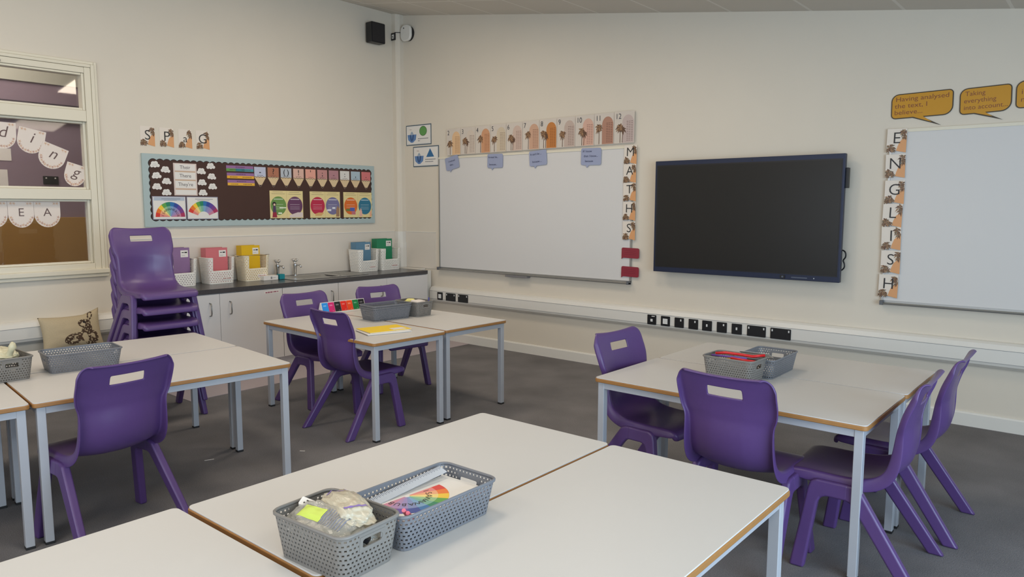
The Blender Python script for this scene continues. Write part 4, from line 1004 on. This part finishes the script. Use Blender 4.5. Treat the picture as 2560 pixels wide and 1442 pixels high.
magfile(-2.362, -2.165, (206, 112, 118), 'pink magazine file in a white woven basket')
magfile(-2.030, -1.850, (222, 178, 20), 'yellow magazine file in the cream woven basket', top=1.070)
magfile(-0.755, -0.565, (92, 132, 158), 'blue magazine file in a white woven basket', top=1.055)
magfile(-0.478, -0.275, (34, 128, 88), 'green magazine file in the basket nearest the corner', rot=-0.04, top=1.082)
m = MB(); m.box(0.235, 0.300, -1.900, -1.755, 0.7565, 0.797, PAPER); m.prism(rect(0.07, 0.085, 0.010, 0.030), colour(130, 130, 134), 0, 0.0006, TL(-1.900, 0.7565, 0, 0.3002)); m.prism(rect(0.090, 0.12, 0.018, 0.022), colour(160, 160, 164), 0, 0.0006, TL(-1.900, 0.7565, 0, 0.3002)); o = m.build('small_box'); tag(o, 'small white box on the worktop before the cream basket', 'box')
m = MB(); m.box(0.255, 0.31, -1.742, -1.690, 0.7565, 0.803, mat('teal_sponge', (14, 128, 140), 0.8, nscale=80, namt=0.1)); o = m.build('teal_block', bevel=0.003); tag(o, 'small teal block on the worktop edge left of the sink', 'block')

# ------------------------------------------------------------------ bench and cushion by the left wall
BEN = mat('slate_vinyl', (70, 78, 92), 0.5, nscale=20, namt=0.05)
t = thing('bench', 'low slate grey padded bench along the left wall under the window', 'bench', (0.21, -4.2, 0))
m = MB(); m.box(-0.20, 0.19, -1.0, 0.95, 0.0, 0.24, BEN); m.build('base', t, bevel=0.01)
m = MB(); m.box(-0.205, 0.20, -1.0, 0.95, 0.241, 0.335, BEN); m.build('seat_pad', t, bevel=0.025, seg=4)
def cushion():
    t = thing('cushion', 'hessian cushion printed with a young deer, leaning on the left wall trunking', 'cushion', (0.165, -3.425, 0.337))
    W, H, D = 0.218, 0.135, 0.062; N = 36
    def surf(u, v, s):                       # u,v in -1..1
        px = u*(1-0.10*(1-v*v)*abs(u)**3*0) ; k = (max(0, 1-abs(u)**2.6)*max(0, 1-abs(v)**2.6))**0.5
        cu = W*u*(1-0.07*(1-abs(v)**2)); cv = H*v*(1-0.10*(1-abs(u)**2)); 
        wr = 0.004*noise.noise(Vector((u*3.1, v*3.3, s*2+5)))*k
        ear = 0.028*max(0, u-0.45)*max(0, v)*2.2
        return (s*D*k+wr*s, cu, cv+H+ear)
    hes = mat('hessian', (188, 172, 142), 0.9, nscale=260, namt=0.22, bump=0.5, bscale=500)
    m = MB()
    for s in (1, -1):
        i0 = len(m.v)
        for a in range(N+1):
            for b in range(N+1): m.v.append(surf(-1+2*a/N, -1+2*b/N, s))
        for a in range(N):
            for b in range(N): m.f.append([i0+a*(N+1)+b, i0+(a+1)*(N+1)+b, i0+(a+1)*(N+1)+b+1, i0+a*(N+1)+b+1]); m.m.append(m.mi(hes))
    m.build('cushion_cover', t, smooth=True, merge=True)
    # the printed fawn: head, ears, neck, spotted back
    ell = [(0.36, 0.42, 0.22, 0.26, 0.2), (0.40, -0.05, 0.19, 0.42, -0.25), (0.02, -0.45, 0.42, 0.34, 0.35), (0.55, -0.5, 0.25, 0.45, -0.1), (0.60, 0.80, 0.10, 0.24, -0.2)]
    hol = [(0.30, 0.36, 0.09, 0.10, 0), (0.60, 0.82, 0.05, 0.16, -0.2), (0.33, -0.45, 0.10, 0.30, 0.1), (0.60, -0.35, 0.08, 0.14, 0.2), (-0.05, -0.55, 0.10, 0.08, 0.3), (0.0, -0.30, 0.09, 0.04, 0.3), (0.16, -0.7, 0.10, 0.07, 0.2)]
    def inside(u, v, e):
        cx, cy, a, b, r = e; du, dv = u-cx, v-cy; c, s = math.cos(r), math.sin(r); return ((du*c+dv*s)/a)**2+((-du*s+dv*c)/b)**2 < 1
    pr = colour(74, 56, 42, 0.9); ey = colour(26, 20, 18, 0.9); m = MB(); G = 150
    for a in range(G):
        for b in range(G):
            u, v = -1+2*(a+.5)/G, -1+2*(b+.5)/G
            ok = any(inside(u, v, e) for e in ell) and not any(inside(u, v, e) for e in hol)
            eye = inside(u, v, (0.36, 0.50, 0.05, 0.06, 0))
            if not (ok or eye) or (not eye and noise.noise(Vector((u*16, v*11, 3))) > 0.18): continue
            q = [surf(-1+2*(a+i)/G, -1+2*(b+j)/G, 1) for i, j in ((0, 0), (1, 0), (1, 1), (0, 1))]
            m.face([(x+0.0012, y, z) for x, y, z in q], ey if eye else pr)
    m.build('deer_print', t, merge=True)
    t.rotation_euler = (0, math.radians(-14), math.radians(4)); return t
cushion()

# ------------------------------------------------------------------ things on the tables
zt_ = TZ+0.0012
o = thing('exercise_book', 'yellow exercise book with white label on the far middle table', 'book', (2.545, -2.41, zt_+0.0075), math.radians(-14))
m = MB(); m.box(-0.105, 0.105, -0.145, 0.145, 0, 0.004, PAPER); m.build('pages', o)
m = MB(); m.box(-0.107, 0.107, -0.147, 0.147, 0.0042, 0.0056, mat('yellow_card', (240, 204, 30), 0.5, nscale=20, namt=0.02)); m.build('cover', o)
m = MB(); m.box(0.015, 0.085, 0.03, 0.125, 0.0057, 0.0062, PAPER); m.build('title_label', o)
o = thing('paper_sheets', 'white folded papers lying under the yellow exercise book', 'paper', (2.565, -2.425, zt_), math.radians(-18))
m = MB(); m.box(-0.108, 0.108, -0.15, 0.15, 0, 0.0035, PAPER); m.build('lower_sheets', o); m = MB(); m.box(-0.10, 0.112, -0.155, 0.14, 0.0037, 0.0070, PAPER); m.build('upper_sheets', o)

# colour cards in a white rack
a0_, a1_ = Vector((1.660, -2.245, zt_)), Vector((1.672, -1.845, zt_))
dd = (a1_-a0_); Ln = 0.398; dd.normalize(); ang = math.atan2(dd.y, dd.x)
t = thing('card_rack', 'white sloping rack holding a row of seven colour cards', 'rack', a0_, ang)
prof = [(0.0, 0.0), (-0.065, 0.0), (-0.045, 0.082), (-0.040, 0.082), (-0.006, 0.012), (-0.002, 0.016), (0.002, 0.010)]
m = MB(); prof = [(-0.004, 0), (-0.07, 0), (-0.040, 0.086), (-0.034, 0.086), (-0.008, 0.008), (0.006, 0.008), (0.008, 0.014), (0.012, 0.014), (0.012, 0)]
m.prism(prof, WHITEP, 0.0, Ln, lambda u, v, w: (w, -u, v)); m.build('rack_body', t)
cards = [((40, 140, 220), 'blue'), ((206, 40, 110), 'magenta'), ((34, 32, 36), 'black'), ((226, 40, 28), 'red'), ((236, 76, 30), 'orange-red'), ((20, 124, 66), 'green'), ((26, 26, 30), 'black')]
for i, (c, nm) in enumerate(cards):
    W = 0.052; u0 = 0.006+i*0.0555; tl = math.atan2(0.026, 0.078)
    t = thing('colour_card', ('left black' if i == 2 else 'right black' if i == 6 else nm)+' colour card in the row propped on the far middle table', 'card', a0_ + Vector((dd.x*u0, dd.y*u0, 0)), ang, 'colour cards in the rack')
    def TC(u, v, w, tl=tl): return (u, 0.0055+v*math.sin(tl)-w*math.cos(tl), 0.0085+v*math.cos(tl)+w*math.sin(tl))
    m = MB(); m.prism(rrect(0, W, 0, 0.078, 0.002, 2), colour(*c, 0.3), 0, 0.0012, TC)
    lc = colour(*[int(q+(255-q)*0.35) for q in c]); m.prism(rect(W*0.2, W*0.7, 0.050, 0.060), lc, 0.001, 0.0015, TC); m.prism(rect(W*0.55, W*0.8, 0.010, 0.014), lc, 0.001, 0.0015, TC); m.build('card_face', t)

# plastic packets and papers in the baskets
def packet(name, loc, size, seed, m_, label, cat, rz=0, group=None, tilt=0, extra=None):
    t = thing(name, label, cat, loc, rz, group); t.rotation_euler = (tilt, 0, rz)
    me = bpy.data.meshes.new('film'); bm = bmesh.new(); bmesh.ops.create_icosphere(bm, subdivisions=5, radius=1)
    for v in bm.verts:
        p = v.co.copy(); s = Vector((seed*1.7, 0.3, seed))
        e = abs(p.x)**3; k = 1 + 0.18*noise.noise(p*2.2+s) + 0.09*noise.noise(p*6+s) + 0.06*abs(noise.noise(p*13+s)) + 0.03*noise.noise(p*26+s)
        q = Vector((math.copysign(abs(p.x)**0.75, p.x), math.copysign(abs(p.y)**0.75, p.y), p.z*(1-0.55*e)))
        v.co = Vector((q.x*size[0], q.y*size[1], q.z*size[2]))*k
    bm.to_mesh(me); bm.free()
    for p in me.polygons: p.use_smooth = True
    me.materials.append(m_); o = bpy.data.objects.new('film', me); C.objects.link(o); o.parent = t
    return t, o
def film_patch(parent, src, m_, u0, u1, v0, v1, name, lift=0.0012):
    """a printed area that follows the packet's top"""
    from mathutils.bvhtree import BVHTree
    me = src.data; bv = BVHTree.FromPolygons([v.co for v in me.vertices], [tuple(p.vertices) for p in me.polygons])
    m = MB(); N = 14; g = []
    for a in range(N+1):
        for b in range(N+1):
            u = u0+(u1-u0)*a/N; v = v0+(v1-v0)*b/N; h = bv.ray_cast(Vector((u, v, 0.3)), Vector((0, 0, -1)))
            g.append((h[0].x, h[0].y, h[0].z+lift) if h[0] else None)
    for a in range(N):
        for b in range(N):
            q = [g[a*(N+1)+b], g[(a+1)*(N+1)+b], g[(a+1)*(N+1)+b+1], g[a*(N+1)+b+1]]
            if all(q): m.face(q, m_)
    if m.f: m.build(name, parent, smooth=True, merge=True)
LIME = colour(196, 214, 92); VIO = colour(128, 104, 176); GRY = colour(120, 124, 140); ZB = 0.614
FILM = mat('clear_film', (238, 236, 226), 0.12, trans=0.6, alpha=0.72, nscale=30, namt=0.04, bump=1.0, bscale=90)
FILM2 = mat('cream_packet', (232, 222, 198), 0.2, trans=0.35, alpha=0.9, nscale=30, namt=0.08, bump=0.9, bscale=60)
G3 = 'plastic packets in the front basket'
t, f = packet('plastic_packet', (4.868, -4.545, 0.706), (0.104, 0.050, 0.028), 3, FILM, 'clear plastic packet with lime green label in the front small basket', 'packet', 0.12, G3, 0.35)
film_patch(t, f, LIME, -0.060, 0.010, -0.022, 0.014, 'lime_label')
for k in range(9): film_patch(t, f, GRY, 0.012+k*0.0075, 0.0145+k*0.0075, -0.026, 0.020, 'printed_line', 0.0016)
t, f = packet('plastic_packet', (4.872, -4.485, 0.722), (0.100, 0.044, 0.028), 8, FILM2, 'cream crumpled packet tied with violet, at the back of the small basket', 'packet', -0.30, G3, -0.1)
film_patch(t, f, VIO, 0.052, 0.058, -0.03, 0.03, 'violet_tie', 0.002); film_patch(t, f, VIO, -0.062, -0.057, -0.03, 0.025, 'violet_edge', 0.002)
t, f = packet('plastic_packet', (4.910, -4.490, 0.672), (0.07, 0.05, 0.02), 12, FILM, 'clear packet pressed low in the small front basket beside the handle', 'packet', 0.3, G3)
m = MB(); m.prism(rrect(-0.028, 0.028, -0.011, 0.011, 0.003, 2), PAPER, -0.006, 0.006); m.box(-0.018, 0.010, -0.005, -0.001, 0.0055, 0.0064, INK); m.box(-0.014, 0.016, 0.003, 0.006, 0.0055, 0.0064, INK); o = m.build('eraser', loc=(4.782, -4.520, 0.716), rot=(0.5, 0.3, 0.5)); tag(o, 'white eraser with black print at the left of the small front basket', 'eraser')
m = MB(); m.prism([(-0.014, 0), (0.014, 0), (0.0, 0.024)], colour(236, 130, 140), 0, 0.002, lambda u, v, w: (u, w, v)); o = m.build('pink_paper_corner', loc=(4.842, -4.440, 0.712), rot=(0, 0, 0.7)); tag(o, 'pink paper corner peeping up behind the cream packet', 'paper')
m = MB(); m.tube([(4.970, -4.505, 0.690), (4.960, -4.510, 0.672)], 0.009, BLACKP, 12); o = m.build('black_pen_cap'); tag(o, 'black cap seen through the handle hole of small front basket', 'cap')
# colour wheel sheets, ruler
G4 = 'sheets in the large front basket'
for k in range(5):
    m = MB(); h = 0.672+0.0016*k; T = lambda u, v, w: (u, v, w)
    m.box(-0.080, 0.080, -0.138, 0.138, 0, 0.0009, PAPER if k % 2 == 0 else colour(232, 196, 200)); o = m.build('wheel_sheet', loc=(4.888+0.001*k, -4.252+0.0015*k, h), rot=(0, 0, 0.02*math.sin(k*2)))
    if k < 4: tag(o, 'one of the white sheets under the colour wheel sheet in the large basket', 'sheet', G4)
    else:
        tag(o, 'colour wheel sheet lying on top in the large front basket', 'sheet')
        TW = lambda u, v, w: (u, v, w)
        wheel(TW, -0.048, -0.030, 0.108, 0.008, 85, -95, RB, 0.0012, o, 'ISAWAWABUB', 'colour_wheel')
        m = MB()
        for x in (0.068,): m.prism(rect(x, x+0.0012, -0.12, 0.12), colour(110, 110, 120), 0.001, 0.0014, T)
        m.build('printed_line', o)
t = thing('ruler', 'clear plastic ruler lying along the back of the large front basket', 'ruler', (4.818, -4.265, 0.690), math.radians(88)); t.rotation_euler = (math.radians(18), math.radians(-4), math.radians(90))
m = MB(); m.box(-0.150, 0.145, -0.015, 0.015, 0, 0.0022, mat('clear_ruler', (232, 236, 242), 0.15, trans=0.5, nscale=40, namt=0.02)); m.build('ruler_body', t, bevel=0.0006)
m = MB()
for k in range(58): m.box(-0.145+k*0.005, -0.1442+k*0.005, 0.006 if k % 2 else 0.003, 0.0145, 0.0023, 0.0026, colour(70, 70, 80))
m.build('scale_marks', t)
m = MB(); m.tube([(4.945, -4.360, 0.676), (4.962, -4.392, 0.712)], 0.005, colour(230, 120, 140), 10); m.tube([(4.958, -4.358, 0.676), (4.974, -4.390, 0.708)], 0.005, colour(226, 110, 132), 10)
o = m.build('pink_pencil'); tag(o, 'pink pencil ends at the near corner of the large front basket', 'pencil')
# right-hand tables
t, f = packet('plastic_packet', (4.845, -2.225, 0.685), (0.095, 0.055, 0.022), 21, FILM, 'clear packet under the red handled things on the right hand tables', 'packet', 0.0)
film_patch(t, f, colour(230, 180, 60), -0.04, 0.03, -0.02, 0.02, 'yellow_print')
REDP = mat('red_plastic', (206, 30, 34), 0.3, nscale=30, namt=0.05)
for k, (p, lb) in enumerate(((([(4.745, -2.215, 0.722), (4.79, -2.20, 0.728), (4.86, -2.195, 0.727), (4.92, -2.20, 0.726), (4.965, -2.165, 0.732)]), 'longer red plastic handle on top of the small basket'), (([(4.840, -2.255, 0.716), (4.90, -2.262, 0.716), (4.965, -2.262, 0.716)]), 'shorter red plastic handle at the near side of the small basket'))):
    m = MB(); m.tube(p, 0.0065, REDP, 10); o = m.build('red_handle', smooth=True); tag(o, lb, 'handle', 'red handles in the right hand basket')
m = MB(); m.tube([(4.735, -2.235, 0.716), (4.90, -2.215, 0.716)], 0.0045, colour(110, 70, 160), 8); tag(m.build('purple_pen', smooth=True), 'purple pen beside the red handles on the right hand tables', 'pen')
for k in range(3): 
    m = MB(); m.box(-0.08, 0.08, -0.12, 0.12, 0, 0.001, PAPER); o = m.build('paper_sheet', loc=(4.90, -2.00+0.004*k, 0.622+0.0014*k), rot=(0, 0, 0.03*k)); tag(o, 'white paper sheets lying in the large basket on the right hand tables', 'paper', 'papers in the right hand basket')
m = MB(); m.box(-0.07, 0.07, -0.09, 0.02, 0, 0.001, PAPER); o = m.build('folded_note', loc=(4.885, -2.04, 0.700), rot=(-0.35, 0, 0.1)); tag(o, 'white folded note standing up in the large right hand basket', 'paper')
# far middle table
t, f = packet('yellow_cloth', (2.135, -1.800, 0.712), (0.045, 0.028, 0.022), 31, mat('pale_yellow_cloth', (222, 212, 130), 0.8, nscale=40, namt=0.05), 'crumpled pale yellow cloth in the small far basket', 'cloth', 0.5)
t, f = packet('crumpled_paper', (2.205, -1.790, 0.712), (0.055, 0.045, 0.018), 35, mat('crumpled_paper', (216, 208, 202), 0.6, nscale=40, namt=0.03), 'crumpled white paper in the small far basket', 'paper', 0.2)
m = MB(); m.tube([(2.265, -1.742, 0.690), (2.268, -1.738, 0.748)], 0.005, colour(54, 54, 130), 8); tag(m.build('blue_pen', smooth=True), 'dark blue pen upright in the small far basket', 'pen')
# left side table
t, f = packet('plastic_bag', (2.180, -4.440, 0.716), (0.100, 0.062, 0.040), 41, mat('milky_bag', (214, 208, 176), 0.3, trans=0.2, nscale=30, namt=0.08, bump=0.9, bscale=60), 'crumpled milky plastic bag at the left edge of the photo', 'bag', 0.1)
m = MB(); m.tube([(0.075, 0.01, 0.0), (0.092, 0.012, 0.018), (0.104, 0.014, 0.036), (0.112, 0.018, 0.052), (0.110, 0.020, 0.066), (0.104, 0.020, 0.074)], [0.024, 0.014, 0.012, 0.017, 0.012, 0.004], MATS['milky_bag'], 12); m.build('knot', t, smooth=True)
# bits of paper on the carpet
for x, y, l, r in ((2.350, -3.525, 0.05, 1.2), (2.62, -3.10, 0.03, 0.6)):
    m = MB(); m.box(-l/2, l/2, -0.004, 0.004, 0, 0.001, PAPER); o = m.build('paper_scrap', loc=(x, y, 0.0005), rot=(0, 0, r)); tag(o, 'sliver of white paper lying on the grey carpet', 'paper scrap', 'paper scraps on the carpet')

# ------------------------------------------------------------------ put the origin of every thing at its own base
bpy.context.view_layer.update()
for o in [q for q in C.objects if q.parent is None and q.type == 'MESH' and 'kind' not in q.keys()]:
    if o.location.length > 1e-6 or tuple(o.rotation_euler) != (0, 0, 0) or o.data.users > 1: continue
    co = [v.co for v in o.data.vertices]
    d = Vector(((min(c.x for c in co)+max(c.x for c in co))/2, (min(c.y for c in co)+max(c.y for c in co))/2, min(c.z for c in co)))
    o.data.transform(Matrix.Translation(-d)); o.location = d
    for ch in o.children: ch.location = Vector(ch.location) - d
